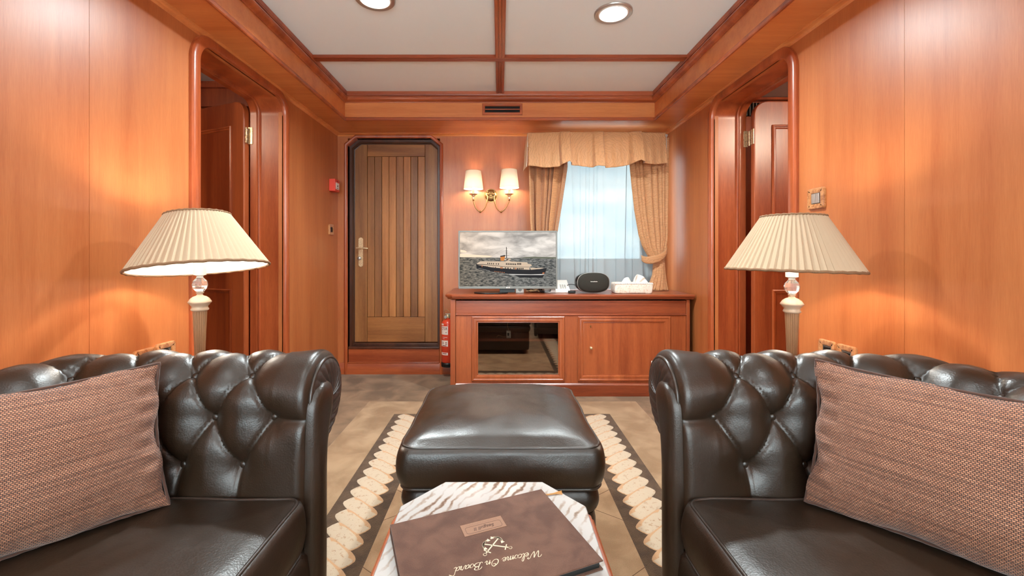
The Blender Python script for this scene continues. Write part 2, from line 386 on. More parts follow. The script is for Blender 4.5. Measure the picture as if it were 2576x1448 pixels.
def cabglass(name):
    m, n, l, b = newmat(name); out = n['Material Output']; n.remove(b)
    g = n.new('ShaderNodeBsdfGlossy'); g.inputs['Roughness'].default_value = .02; g.inputs[0].default_value = (.55, .48, .42, 1)
    t = n.new('ShaderNodeBsdfTransparent'); t.inputs[0].default_value = (.86, .82, .78, 1)
    x = n.new('ShaderNodeMixShader'); x.inputs[0].default_value = .36
    z = n.new('ShaderNodeTexNoise'); z.inputs['Scale'].default_value = 6; tcx = n.new('ShaderNodeTexCoord'); l.new(tcx.outputs['Object'], z.inputs['Vector'])
    mr = n.new('ShaderNodeMapRange'); mr.inputs[3].default_value = .015; mr.inputs[4].default_value = .03; l.new(z.outputs['Fac'], mr.inputs[0]); l.new(mr.outputs[0], g.inputs['Roughness'])
    l.new(t.outputs[0], x.inputs[1]); l.new(g.outputs[0], x.inputs[2]); l.new(x.outputs[0], out.inputs[0]); return m
CABGLASS = cabglass('smoked_cabinet_glass')
GLASS = cabglass('window_glass'); GLASS.node_tree.nodes['Mix Shader'].inputs[0].default_value = .04
for q in GLASS.node_tree.nodes:
    if q.type == 'BSDF_TRANSPARENT': q.inputs[0].default_value = (.95, .98, .98, 1)
CRYSTAL = plain('cut_crystal', (1, 1, 1, 1), .03, trans=.9, ior=1.5)
def glow(name, c, s): return plain(name, c, .5, emit=c, es=s)
BULB = glow('lamp_bulb', (1, .94, .85, 1), 165)
BULB_S = glow('sconce_bulb', (1, .94, .85, 1), 75)
DIFF = glow('downlight_diffuser', (1, .98, .95, 1), 9)

# ================================================================== ROOM
XL, XR, YB, YF = -1.43, 1.45, 3.71, -1.9
SOF, CEILZ = 2.11, 2.326
TX0, TX1, TY1, TY0 = -1.221, 1.218, 3.318, -1.5     # opening of the raised ceiling

MB().box(-3.6, 3.6, YF-.2, 4.5, -.06, 0).build('floor', FLOOR, kind='structure', smooth=0)

def side_wall(side):
    X = XL if side < 0 else XR; s = side
    yo0, yo1 = (1.992, 2.776) if s < 0 else (2.10, 2.857)
    seam = 1.467 if s < 0 else 1.511
    m = MB(); g = .0006
    for (a, b) in ((YF, seam-1.24-g), (seam-1.24+g, seam-g), (seam+g, yo0), (yo1, YB+.15)):
        m.box(X, X+s*.03, a, b, 0, SOF+.02)
    m.box(X, X+s*.03, yo0, yo1, 2.06, SOF+.02)
    m.box(X+s*.031, X+s*.19, YF, yo0-.01, 0, 2.4); m.box(X+s*.031, X+s*.19, yo1+.01, YB+.15, 0, 2.4); m.box(X+s*.031, X+s*.19, yo0, yo1, 2.075, 2.4)
    return m.build('wall_left' if s < 0 else 'wall_right', W_WALL, kind='structure', smooth=0)
side_wall(-1); side_wall(1)

# back wall with a door hole and a window hole
DX0, DX1, DZ1 = -1.34, -.53, 2.072
WX0, WX1, WZ0, WZ1 = .50, 1.275, .80, 1.93
m = MB()
m.box(-1.46, DX0-.0, YB, YB+.14, 0, 2.4); m.box(DX0, DX1, YB, YB+.14, DZ1, 2.4); m.box(DX0, DX1, YB+.02, YB+.14, 0, .235)
m.box(DX1, WX0, YB, YB+.14, 0, 2.4); m.box(WX0, WX1, YB, YB+.14, 0, WZ0); m.box(WX0, WX1, YB, YB+.14, WZ1, 2.4); m.box(WX1, 1.5, YB, YB+.14, 0, 2.4)
m.build('wall_back', W_WALL, kind='structure', smooth=0)
m = MB(); m.box(-1.5, 1.52, YF-.1, YF, 0, .55); m.box(-1.5, 1.52, YF-.1, YF, 2.02, 2.4)
for a, b in ((-1.5, -1.25), (-.12, .12), (1.25, 1.52)): m.box(a, b, YF-.1, YF, .55, 2.02)
m.build('wall_front', W_WALL, kind='structure', smooth=0)
for i_, (a, b) in enumerate(((-1.25, -.12), (.12, 1.25))):  # two windows added behind the camera to fill the room with daylight
    wn = thing('window_%d' % (i_+2), None, None, ((a+b)/2, YF, .85)); wn['kind'] = 'structure'
    sweep([(a, .55), (a, 2.02), (b, 2.02), (b, .55)], [(.05, .0), (.05, .02), (0, .02), (-.03, .0), (-.03, -.06), (0, -.06)], lambda u, v, d: (u, YF+d, v), closed=True).build('window_frame', W_TRIM, wn, smooth=30)
    MB().box(a+.02, b-.02, YF-.05, YF-.045, .57, 2.0).build('pane', GLASS, wn, smooth=0)
MB().box(-3.6, 3.6, YF-.1, 4.2, CEILZ, CEILZ+.05).build('ceiling', CEIL, kind='structure', smooth=0)

# soffit ring + crown moulding, swept around the opening
def ring(prof):      # offset>0 goes outwards from the opening, depth = height
    return sweep([(TX0, TY0), (TX0, TY1), (TX1, TY1), (TX1, TY0)], prof, lambda u, v, d: (u, v, d), closed=True)
m = MB()
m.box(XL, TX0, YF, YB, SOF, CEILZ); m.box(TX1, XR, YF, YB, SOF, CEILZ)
m.build('trim_1', W_WALL_LIT, kind='structure', smooth=0)
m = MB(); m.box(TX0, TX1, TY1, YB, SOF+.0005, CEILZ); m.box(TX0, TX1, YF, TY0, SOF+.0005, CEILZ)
m.build('trim_2', W_WALL_LIT, kind='structure', smooth=0)
ring([(0, 2.244), (-.006, 2.244), (-.009, 2.25), (-.018, 2.253), (-.028, 2.262), (-.032, 2.273), (-.029, 2.283), (-.02, 2.288), (-.016, 2.289), (-.015, 2.296),
      (-.021, 2.298), (-.022, 2.304), (-.024, 2.306), (-.026, 2.33), (.0, 2.33)]).build('trim_3', W_TRIMX, kind='structure', smooth=35)
ring([(.004, 2.104), (-.005, 2.104), (-.009, 2.108), (-.009, 2.122), (-.004, 2.127), (-.004, 2.131), (.004, 2.131)]).build('trim_4', W_TRIMX, kind='structure', smooth=35)
# strip where walls meet the soffit
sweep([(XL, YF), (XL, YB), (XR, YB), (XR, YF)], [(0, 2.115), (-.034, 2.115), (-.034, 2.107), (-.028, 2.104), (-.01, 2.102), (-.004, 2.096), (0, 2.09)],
      lambda u, v, d: (u, v, d), closed=True).build('trim_5', W_WALL_LIT, kind='structure', smooth=50)
# beams dividing the ceiling
bp = [(-.030, 0), (-.030, -.016), (-.026, -.020), (-.012, -.020), (-.011, -.015), (-.006, -.015), (-.005, -.020), (.005, -.020), (.006, -.015), (.011, -.015), (.012, -.020), (.026, -.020), (.030, -.016), (.030, 0)]
def beam(name, p0, p1, mat):
    p0, p1 = Vector(p0), Vector(p1); d = (p1-p0).normalized(); s = Vector((-d.y, d.x, 0))
    mb = MB(); mb.prism([p0+s*a+Vector((0, 0, b)) for a, b in bp], p1-p0)
    return mb.build(name, mat, kind='structure', smooth=30)
beam('trim_6', (TX0+.02, 2.72, CEILZ+.001), (TX1-.02, 2.72, CEILZ+.001), W_TRIMX)
beam('trim_7', (TX0+.02, -.2, CEILZ+.001), (TX1-.02, -.2, CEILZ+.001), W_TRIMX)
beam('trim_8', (0, TY0, CEILZ+.001), (0, 2.692, CEILZ+.001), W_TRIMY)
b9 = beam('trim_9', (0, 2.748, CEILZ+.001), (0, 3.29, CEILZ+.001), W_TRIMY)
# baseboards
def bboard(name, path, h=.10, t=.014):
    prof = [(0, 0), (-t, 0), (-t, h-.012), (-t*.6, h-.003), (-t*.3, h), (0, h)]
    return sweep(path, prof, lambda u, v, d: (u, v, d)).build(name, W_TRIMX, kind='structure', smooth=40)
bboard('baseboard_left', [(XL, YF), (XL, 1.925)]); bboard('baseboard_left.001', [(XL, 2.84), (XL, YB)])
sweep([(XR, 1.925+.11), (XR, YF)], [(0, 0), (-.014, 0), (-.014, .088), (-.004, .1), (0, .1)], lambda u, v, d: (u, v, d)).build('baseboard_right', W_TRIMX, kind='structure')
bboard('baseboard_back', [(XL, YB), (-.38, YB)])

# ------------------------------------------------------------------ side openings with hinged door leaves
def opening(side, idx):
    s = side; X = XL if s < 0 else XR
    y0, y1 = (1.992, 2.776) if s < 0 else (2.10, 2.857)
    root = thing('door_%d' % idx, None, None, (X, (y0+y1)/2, 0)); root['kind'] = 'structure'
    r = .095; top = 2.06
    path = [(y1, 0), (y1, top-r)] + arc(y1-r, top-r, r, 0, 90, 10)[1:] + arc(y0+r, top-r, r, 90, 180, 10) + [(y0, 0)]
    fn = lambda u, v, d: (X+s*d, u, v)
    sgn = -1
    def pr(lst): return [(o*sgn, d) for o, d in lst]
    sweep(path, pr([(.055, .002), (.055, -.012), (.050, -.018), (.040, -.022), (.012, -.022), (.004, -.018), (.0, -.010), (.0, .006), (.02, .02), (.04, .02)]), fn).build('casing', W_TRIM, root, smooth=35)
    sweep(path, pr([(.0, .004), (.003, .004), (.003, .148), (-.008, .150), (-.010, .156), (-.004, .160), (-.004, .164), (-.012, .168), (-.012, .208), (-.006, .214), (.014, .214), (.014, .004)]), fn).build('jamb_lining', W_TRIM, root, smooth=35)
    # leaf: local u from hinge, h up
    if s < 0: H = Vector((-1.668, 2.742, 0)); d = Vector((-.922, .387, 0))
    else: H = Vector((1.668, 2.765, 0)); d = Vector((1, .0, 0))
    nrm = Vector((d.y, -d.x, 0));  nrm = nrm if nrm.y < 0 else -nrm
    L, T, t = .74, 2.058, .04
    def P(u, h, k): return H+d*u+Vector((0, 0, h))+nrm*k
    out = [(0, .012), (L, .012)] + arc(L-.09, T-.09, .09, 0, 90, 8) + arc(.09, T-.09, .09, 90, 180, 8)
    m = MB(); m.prism([P(u, h, 0) for u, h in out], nrm*-t)
    leaf = m.build('leaf', W_LEAF, root, bevel=.006, seg=3)
    for (h0, h1) in ((.95, 1.90), (.16, .82)):
        rect = [(.115, h0), (.115, h1), (L-.115, h1), (L-.115, h0)]
        sweep(rect, [(0, 0), (0, .008), (-.006, .011), (-.012, .010), (-.014, .005), (-.02, .006), (-.026, .002), (-.026, -.001), (0, -.001)], lambda u, v, k: P(u, v, k), closed=True).build('panel_moulding', W_LEAF, leaf, smooth=35)
    # hinge
    hz = 1.828; m = MB(); Y = y1-.014; xx = X+s*.222
    m.tube([(xx, Y-.018, hz-.05), (xx, Y-.018, hz+.05)], .006, 10)
    for k in (-.03, 0, .03): m.tube([(xx, Y-.018, hz+k-.008), (xx, Y-.018, hz+k+.008)], .0075, 10)
    m.box(xx-s*.002, xx-s*.03, Y-.003, Y, hz-.055, hz+.055)
    q = P(-.001, 0, -.02); m.box(min(q.x, q.x-s*.003), max(q.x, q.x-s*.003)+.001, q.y-.018, q.y+.016, hz-.05, hz+.05)
    m.build('hinge', BRASSL, root, bevel=.001)
    return root
opening(-1, 2); opening(1, 3)

# the spaces seen past the two open doors
m = MB(); m.box(-3.3, XL-.19, 3.45, 3.55, 0, 2.4); m.box(-3.4, -3.3, YF, 3.55, 0, 2.4); m.box(-3.3, XL-.19, YF-.1, YF, 0, 2.4)
m.box(-2.22, XL-.19, 3.1, 3.45, 2.14, 2.326); m.box(-2.25, XL-.19, 3.07, 3.45, 2.27, 2.30)
m.build('wall_corridor_left', W_TRIM, kind='structure', smooth=0)
m = MB(); m.box(XR+.19, 3.3, 3.45, 3.55, 0, 2.4); m.box(3.3, 3.4, YF, 3.55, 0, 2.4); m.box(XR+.19, 3.3, YF-.1, YF, 0, 2.4)
m.box(XR+.19, 3.3, 3.40, 3.45, 2.30, 2.32); m.build('wall_corridor_right', W_TRIM, kind='structure', smooth=0)
gr = thing('vent_grille', 'black slatted vent strip above the open door leaf, right doorway', 'vent', (2.3, 3.44, 2.16))
MB().box(1.72, 2.9, 3.435, 3.449, 2.18, 2.285).build('backing', RUBBER, gr)
for i in range(44):
    x = 1.74+i*.026
    MB().box(x, x+.006, 3.42, 3.435, 2.18, 2.285).build('slat', GREY, gr, smooth=0)
for sx in (-1, 1):
    ld = bpy.data.lights.new('corridor_light', 'POINT'); ld.energy = 8 if sx < 0 else 20; ld.shadow_soft_size = .12; ld.color = (1, .8, .6)
    lo = bpy.data.objects.new('corridor_light', ld); COL.objects.link(lo); lo.location = (sx*2.6, 1.2, 2.15)

# ------------------------------------------------------------------ plank door in the back wall
d1 = thing('door_1', None, None, (-.935, YB, .0)); d1['kind'] = 'structure'
cx, cz = .09, .075
def dpath(x0, x1, z1, c, e, z0): return [(x1, z0), (x1, z1-e), (x1-c, z1), (x0+c, z1), (x0, z1-e), (x0, z0)]
fnb = lambda u, v, d: (u, YB+d, v)
sweep(dpath(DX0, DX1, DZ1, cx-.01, cz-.01, 0), [(-.0, .1), (-.0, -.012), (-.006, -.02), (-.018, -.022), (-.024, -.016), (-.029, -.014), (-.029, .001), (-.01, .04)], fnb).build('casing', W_TRIM, d1, smooth=30)
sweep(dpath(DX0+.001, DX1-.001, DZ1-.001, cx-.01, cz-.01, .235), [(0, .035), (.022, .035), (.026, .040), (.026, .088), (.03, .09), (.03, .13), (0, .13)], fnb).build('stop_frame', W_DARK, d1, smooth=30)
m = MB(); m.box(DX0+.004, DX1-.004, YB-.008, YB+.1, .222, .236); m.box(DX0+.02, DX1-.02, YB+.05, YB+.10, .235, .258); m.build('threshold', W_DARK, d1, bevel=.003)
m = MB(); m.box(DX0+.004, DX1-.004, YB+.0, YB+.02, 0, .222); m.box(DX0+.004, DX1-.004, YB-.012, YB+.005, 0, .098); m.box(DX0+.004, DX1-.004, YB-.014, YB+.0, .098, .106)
m.build('step_panel', W_TRIMX, d1, bevel=.003)
lf = MB(); YD = YB+.092
lx0, lx1, lz0, lz1 = -1.312, -.562, .262, 2.05
jx = lambda p: (800+p/2.193-VX)/F*(YD)          # crop pixel -> X at the leaf
jz = lambda p: CH-(300+p/2.193-VY)/F*YD
sx0, sx1 = jx(272), jx(590); rz0, rz1 = jz(1090), jz(205)
r = .075
outl = [(lx0, lz0), (sx0-.001, lz0), (sx0-.001, lz1)]+arc(lx0+r, lz1-r, r, 90, 180, 8)
lf.prism([(u, YD, v) for u, v in outl], (0, .035, 0), 0)
outl = [(lx1, lz0), (sx1+.001, lz0), (sx1+.001, lz1)]+arc(lx1-r, lz1-r, r, 90, 0, 8)
lf.prism([(u, YD, v) for u, v in outl], (0, .035, 0), 0)
lf.box(sx0+.0005, sx1-.0005, YD, YD+.035, rz1+.001, lz1, 1); lf.box(sx0+.0005, sx1-.0005, YD, YD+.035, lz0, rz0-.001, 1)
lf.box(lx0, lx1, YD+.02, YD+.034, lz0, lz1-.02, 4)
tone = [0, 3, 2, 2, 0, 2, 3, 2]
for i in range(8):
    a = sx0+(sx1-sx0)*i/8; b = sx0+(sx1-sx0)*(i+1)/8
    lf.box(a+.0015, b-.0015, YD+.003, YD+.03, rz0+.001, rz1-.001, tone[i])
leaf = lf.build('leaf', [W_IRO, W_IROX, W_IRO2, W_IRO3, RUBBER], d1, bevel=.0025, seg=2, smooth=30)
MB().box(DX0, DX1, YB+.135, YB+.14, .1, 2.1).build('backing', RUBBER, d1, smooth=0)
# handle set
hp = px(908, 634, YD)
m = MB(); w_, h_ = .021, .112
m.prism([(hp.x+u, YD-.006, hp.z+v) for u, v in arc(0, h_, w_, 0, 180, 8)+arc(0, -h_, w_, 180, 360, 8)], (0, .006, 0))
hd = m.build('handle_plate', BRASSL, leaf, bevel=.0015); hd['label'] = 'long brass handle plate'
m = MB(); zc = hp.z+.035
m.tube([(hp.x, YD-.004, zc), (hp.x, YD-.045, zc)], .009, 12); m.tube(smoothpts([(hp.x-.028, YD-.044, zc), (hp.x, YD-.046, zc+.001), (hp.x+.05, YD-.047, zc), (hp.x+.075, YD-.043, zc-.003)], 5), .008, 12)
m.build('lever', BRASSL, hd, smooth=50)
m = MB(); m.lathe([(0, -.032), (.010, -.031), (.016, -.026), (.017, -.018), (.012, -.010), (.009, 0)], (hp.x-.006, YD-.004, hp.z-.055), 20, axis='y'); m.build('turn_knob', CHROME, hd, smooth=50)

# ------------------------------------------------------------------ window
w1 = thing('window_1', None, None, ((WX0+WX1)/2, YB+.06, WZ0)); w1['kind'] = 'structure'
rr = .05
wp = [(WX1, WZ0+rr), (WX1, WZ1-rr)]+arc(WX1-rr, WZ1-rr, rr, 0, 90, 6)[1:]+arc(WX0+rr, WZ1-rr, rr, 90, 180, 6)+arc(WX0+rr, WZ0+rr, rr, 180, 270, 6)+arc(WX1-rr, WZ0+rr, rr, 270, 360, 6)[:-1]
sweep(wp[::-1], [(0.06, -.002), (.0, -.002), (.0, .10), (.02, .14), (.06, .14)], fnb, closed=True).build('window_frame', plain('pale_frame', srgb(200, 214, 214), .4), w1, smooth=40)
MB().box(WX0, WX1, YB+.10, YB+.104, WZ0, WZ1).build('pane', GLASS, w1, smooth=0)

bw = thing('deck_bulwark', 'pale blue bulwark seen outside through the lower part of the sheer curtain', 'bulwark', (1.0, 4.32, 0))
m = MB(); m.box(.0, 2.4, 4.30, 4.36, 0, Zp(650, 4.3)-.03); m.build('plate', plain('pale_blue_paint', srgb(120, 160, 176), .5), bw)
m = MB(); m.box(.0, 2.4, 4.28, 4.40, Zp(650, 4.3)-.03, Zp(650, 4.3)); m.build('capping_rail', plain('pale_rail', srgb(150, 180, 190), .5), bw, bevel=.01)
# ------------------------------------------------------------------ curtains
def lerp_t(tab, t):
    for (a, x), (b, y) in zip(tab, tab[1:]):
        if t <= b: k = (t-a)/(b-a) if b > a else 0; return x+(y-x)*k
    return tab[-1][1]
def drape(Y0, left, right, ztop, zbot, nf, amp, nu=150, nv=60, seed=0, sharp=1.0, zb_fn=None, ridge=True, xo=0):
    P = []
    for j in range(nv+1):
        w_ = j/nv; z = ztop+(zbot-ztop)*w_; row = []; a = lerp_t(left, z); b = lerp_t(right, z); wd = b-a
        for i in range(nu+1):
            u = i/nu
            uu = u+.045*math.sin(2*PI*u*1.7+seed)+.02*math.sin(2*PI*u*3.1+seed*2+w_*1.2)
            f = math.sin(2*PI*nf*uu+seed)+.28*math.sin(4*PI*nf*uu+1.3*seed+w_)
            f = math.copysign(abs(f)**sharp, f)
            if ridge: f = 1-2*abs(math.sin(PI*nf*uu+seed))**.9
            am = amp*(1+.25*math.sin(7*u+seed))
            row.append(Vector((a+wd*u+(am*.35*math.cos(2*PI*nf*uu+seed) if not xo else xo*(.6+.4*math.sin(u*11))*math.sin(4*PI*nf*uu+seed))*(1 if 0.02 < u < .98 else 0), Y0+am*f, z+(zb_fn(u)*w_ if zb_fn else 0))))
        P.append(row)
    return P
def sheet(name, P, mat, parent, thick=.002, **k):
    o = MB().grid(P).build(name, mat, parent, smooth=80, recalc=False, **k)
    if thick: q = o.modifiers.new('solid', 'SOLIDIFY'); q.thickness = thick; q.offset = 0
    return o
YC = 3.45
sh = thing('sheer_curtain', 'white see-through net curtain hanging over the bright window', 'curtain', (.85, 3.55, .757))
P = drape(3.56, [(0, Xp(1372, 3.55)), (3, Xp(1372, 3.55))], [(0, Xp(1655, 3.55)), (3, Xp(1655, 3.55))], 2.0, .757, 8, .011, 420, 20, 2.1, ridge=False, xo=.014)
sheet('net_panel', P, SHEER, sh, thick=0)
cu = thing('window_curtain', 'gold patterned curtain hanging left of the window behind the television', 'curtain', (.4, YC, .757), 'gold patterned window curtains')
z_ = lambda y: Zp(y, YC)
P = drape(YC, [(z_(740), Xp(1340, YC)), (z_(640), Xp(1345, YC)), (z_(560), Xp(1336, YC)), (z_(410), Xp(1331, YC)), (3, Xp(1331, YC))],
          [(z_(740), Xp(1378, YC)), (z_(660), Xp(1380, YC)), (z_(580), Xp(1404, YC)), (z_(520), Xp(1414, YC)), (z_(420), Xp(1429, YC)), (3, Xp(1430, YC))], 2.0, .757, 6, .032, 210, 50, .6)
sheet('fabric', P, CURT, cu)
cu2 = thing('window_curtain', 'gold patterned curtain gathered by a tie band right of the window', 'curtain', (1.3, YC, .757), 'gold patterned window curtains')
LT = [(z_(740), Xp(1622, YC)), (z_(715), Xp(1634, YC)), (z_(690), Xp(1643, YC)), (z_(662), Xp(1645, YC)), (z_(645), Xp(1632, YC)), (z_(620), Xp(1617, YC)), (z_(590), Xp(1607, YC)), (z_(530), Xp(1596, YC)), (z_(470), Xp(1589, YC)), (z_(410), Xp(1583, YC)), (3, Xp(1582, YC))]
RT = [(z_(740), Xp(1681, YC)), (z_(715), Xp(1675, YC)), (z_(660), Xp(1669, YC)), (z_(635), Xp(1670, YC)), (z_(600), Xp(1677, YC)), (z_(400), Xp(1680, YC)), (3, Xp(1680, YC))]
P = drape(YC, LT, RT, 2.0, .757, 7, .032, 260, 90, 4.1)
sheet('fabric', P, CURT, cu2)
# tie band
P = []
for i in range(41):
    t = i/40; a = PI*1.12*t-.18
    x = Xp(1613, YC)+(Xp(1675, YC)-Xp(1613, YC))*(.5-.5*math.cos(PI*t)); y = YC-.006-.048*math.sin(PI*max(0, min(1, t)))**.6
    z = z_(648+14*math.sin(PI*t)**1.0*1.0-26*t**1.3) 
    hw = .034-.012*abs(2*t-1)
    P.append([Vector((x, y-.004*math.cos(q*1.4)+.002*math.sin(9*t+q), z+hw*q)) for q in (-1, -.6, -.2, .2, .6, 1)])
sheet('tie_band', P, CURT, cu2, .005)
# valance
va = thing('window_valance', 'gold patterned pleated valance across the top of the window', 'curtain', (.83, 3.35, 1.8))
YV = 3.35; zt = Zp(334, YV)
vx = lambda x: Xp(x, YV)
bot = [(1329, 419), (1345, 420), (1372, 424), (1400, 423), (1427, 411), (1431, 417), (1445, 419), (1490, 424), (1502, 422), (1518, 425), (1560, 421), (1582, 417), (1604, 409), (1612, 415), (1618, 414), (1640, 416), (1674, 412)]
dep = [(1329, .0), (1405, -.012), (1408, -.040), (1432, -.046), (1434, -.004), (1490, -.012), (1494, -.034), (1515, -.034), (1518, -.008), (1580, -.006), (1588, -.040), (1612, -.052), (1614, -.012), (1674, 0)]
P = []
for j in range(31):
    w_ = j/30; row = []
    for i in range(261):
        x = 1329+345*i/260; zb = Zp(lerp_t(bot, x), YV); d = lerp_t(dep, x)
        tp = zt+.006*math.sin((x-1329)/345*PI)
        yy = YV+d*(.5+1.3*w_)-.03*w_**1.5+.006*math.sin(x*.11+2*w_)*w_+.003*math.sin(x*.31)*(.4+w_)
        row.append(Vector((vx(x)+.006*w_*math.sin(x*.05), yy, tp+(zb-tp)*w_)))
    P.append(row)
sheet('fabric', P, CURT, va, .003)
P = [[Vector((vx(1329)-.004-.030*w_*(.3+.7*math.sin(PI*t*.5))*(1+.2*math.sin(6*w_)), YV+.20*t-.02*w_, zt-.02*t*0+(Zp(420, YV)-zt)*w_)) for t in [k/8 for k in range(9)]] for w_ in [j/14 for j in range(15)]]
o = sheet('side_return', P, LINING, va, .003); o['label'] = 'pale lining of the side return'
P = [[Vector((vx(1674)+.002, YV+.18*t, zt+(Zp(412, YV)-zt)*w_)) for t in [k/4 for k in range(5)]] for w_ in [j/6 for j in range(7)]]
sheet('side_return', P, CURT, va, .003)
m = MB(); m.box(vx(1333), vx(1672), YV+.012, YV+.03, zt-.028, zt-.004); m.box(vx(1333), vx(1345), YV+.03, YB, zt-.022, zt-.008); m.box(vx(1660), vx(1672), YV+.03, YB, zt-.022, zt-.008)
m.build('rail', WHITE, va)
m = MB(); m.tube([(vx(1676), YV-.002, zt-.02), (vx(1676.5), YV-.002, Zp(390, YV))], .0015, 6); m.lathe([(0, -.01), (.003, -.008), (.004, 0), (0, .006)], (vx(1676.5), YV-.002, Zp(390, YV)), 8); m.box(vx(1673), vx(1679), YV-.006, YV+.01, zt-.03, zt-.012)
m.build('pull_cord', CHROME, va)

# ------------------------------------------------------------------ air vent in the back fascia
v = thing('air_vent', 'wooden framed slotted air vent in the ceiling fascia above the door wall', 'vent', (.0, TY1-.01, 2.15))
p0 = px(1213.5, 289.5, TY1); p1 = px(1314, 261, TY1)
f0 = TY1-.001
sweep([(p0.x, p0.z), (p0.x, p1.z), (p1.x, p1.z), (p1.x, p0.z)], [(0, 0), (0, -.006), (-.003, -.009), (-.017, -.009), (-.021, -.004), (-.021, 0)], lambda a, b, d: (a, f0+d, b), closed=True).build('frame', W_TRIMX, v, smooth=30)
MB().box(p0.x+.02, p1.x-.02, f0-.0008, f0, p0.z+.02, p1.z-.02).build('slot', RUBBER, v, smooth=0)
zm = (p0.z+p1.z)/2; m = MB(); m.box(p0.x+.02, p1.x-.02, f0-.007, f0-.001, zm-.004, zm+.003); m.build('slat', W_TRIMX, v, bevel=.001)

# ------------------------------------------------------------------ recessed ceiling lights
def downlight(x, y, label, cat='ceiling light'):
    t = thing('recessed_ceiling_light', label, cat, (x, y, CEILZ), 'recessed ceiling lights')
    m = MB(); m.lathe([(.0995, .0), (.0995, -.006), (.095, -.010), (.078, -.007), (.070, -.002), (.066, .0)], (x, y, CEILZ), 48, caps=False); m.build('bezel', CHROME, t, smooth=50)
    m = MB(); m.lathe([(.079, -.0072), (.073, -.010), (.066, -.005), (.062, -.001)], (x, y, CEILZ), 48, caps=False); m.build('glass_ring', WHITE, t, smooth=60)
    MB().lathe([(0, -.0035), (.04, -.0035), (.064, -.003), (.064, -.001)], (x, y, CEILZ), 40).build('diffuser', DIFF, t, smooth=50)
    ld = bpy.data.lights.new('downlight', 'AREA'); ld.shape = 'DISK'; ld.size = .12; ld.energy = DOWN_W if y > 1.5 else DOWN_W*.12; ld.color = (.87, .98, 1); ld.spread = math.radians(150)
    lo = bpy.data.objects.new('downlight', ld); COL.objects.link(lo); lo.parent = t; lo.location = (0, 0, -.014)
downlight(.598, 2.225, 'round recessed ceiling light, fully seen, in the near right ceiling panel')
downlight(-.624, 2.10, 'round recessed ceiling light cut off by the picture top, left ceiling panel')
for (x, y, lb) in ((.6, .3, 'above the right sofa seat'), (-.6, .3, 'above the left sofa seat'), (.6, -.9, 'behind the camera on the right'), (-.6, -.9, 'behind the camera on the left')):  # unseen downlights added to raise the room's light level
    downlight(x, y, 'unseen ceiling light added to lift the room light, '+lb)

# ================================================================== SOFAS
def np_profile(v):
    """arc position on the sofa section -> (offset outwards, height, normal o, normal h)"""
    v = np.asarray(v, float)
    o0, h0, o1, h1 = .012, .38, .022, .652
    C = (.112, .668); R = .088
    L1 = .276
    t = np.clip(v/L1, 0, 1)
    o_a = o0+(o1-o0)*t**3; h_a = h0+(h1-h0)*t
    ang = PI-(v-L1)/.1+.12
    o_b = C[0]+R*np.cos(ang); h_b = C[1]+R*np.sin(ang)
    k = np.clip((v-(L1-.03))/.06, 0, 1); k = k*k*(3-2*k)
    o = o_a*(1-k)+o_b*k; h = h_a*(1-k)+h_b*k
    no = -1*(1-k)+np.cos(ang)*k; nh = 0*(1-k)+np.sin(ang)*k
    q = np.sqrt(no**2+nh**2); return o, h, no/q, nh/q
VMAX = .276+.1*(PI+.12+1.0)
DS, DV, V0, S0 = .150, .117, .143, .168

def tuft(s, v):
    k = (v-V0)/DV
    best = np.full(s.shape, 9.0)
    for row in range(4):
        off = S0-(DS/2 if row % 2 else 0)
        n = np.maximum(0, np.round((s-off)/DS)); sb = off+n*DS
        best = np.minimum(best, np.hypot(s-sb, v-(V0+row*DV)))
    a = (s-S0)/DS+k/2; b = (s-S0)/DS-k/2
    G = 1/math.sqrt((1/DS)**2+(.5/DV)**2)
    da = np.abs(a-np.round(a))*G; db = np.abs(b-np.round(b))*G
    dc = np.minimum(da, db)
    inside = (k > 0) & (k < 3) & (s > S0-DS/2)
    # vertical creases under the lowest and over the highest row
    o3 = S0; n = np.maximum(0, np.round((s-o3)/DS)); dlow = np.abs(s-(o3+n*DS))
    ot = S0-DS/2; n = np.maximum(0, np.round((s-ot)/DS)); dtop = np.abs(s-(ot+n*DS))
    dh = np.where(s < S0-DS/2, np.abs(v-(V0+DV)), 9.0)
    d = np.where(inside, dc, 9.0); d = np.where(k <= 0, dlow, d); d = np.where(k >= 3, dtop, d); d = np.minimum(d, dh)
    fade = np.where(k > 3, np.clip(1-(k-3)/1.2, 0, 1), np.where(k < 0, np.clip(1+k*.5, .3, 1), 1))
    bulge = 1-np.exp(-(best/.029)**1.2)
    pad = 1-np.exp(-(d/.020)**1.1)
    disp = .037*(bulge*(.66+.34*(1-(1-pad)*fade)))-.004
    disp -= .0065*np.exp(-(d/.0042)**2)*fade
    # fine radial puckers round each button
    return disp, best

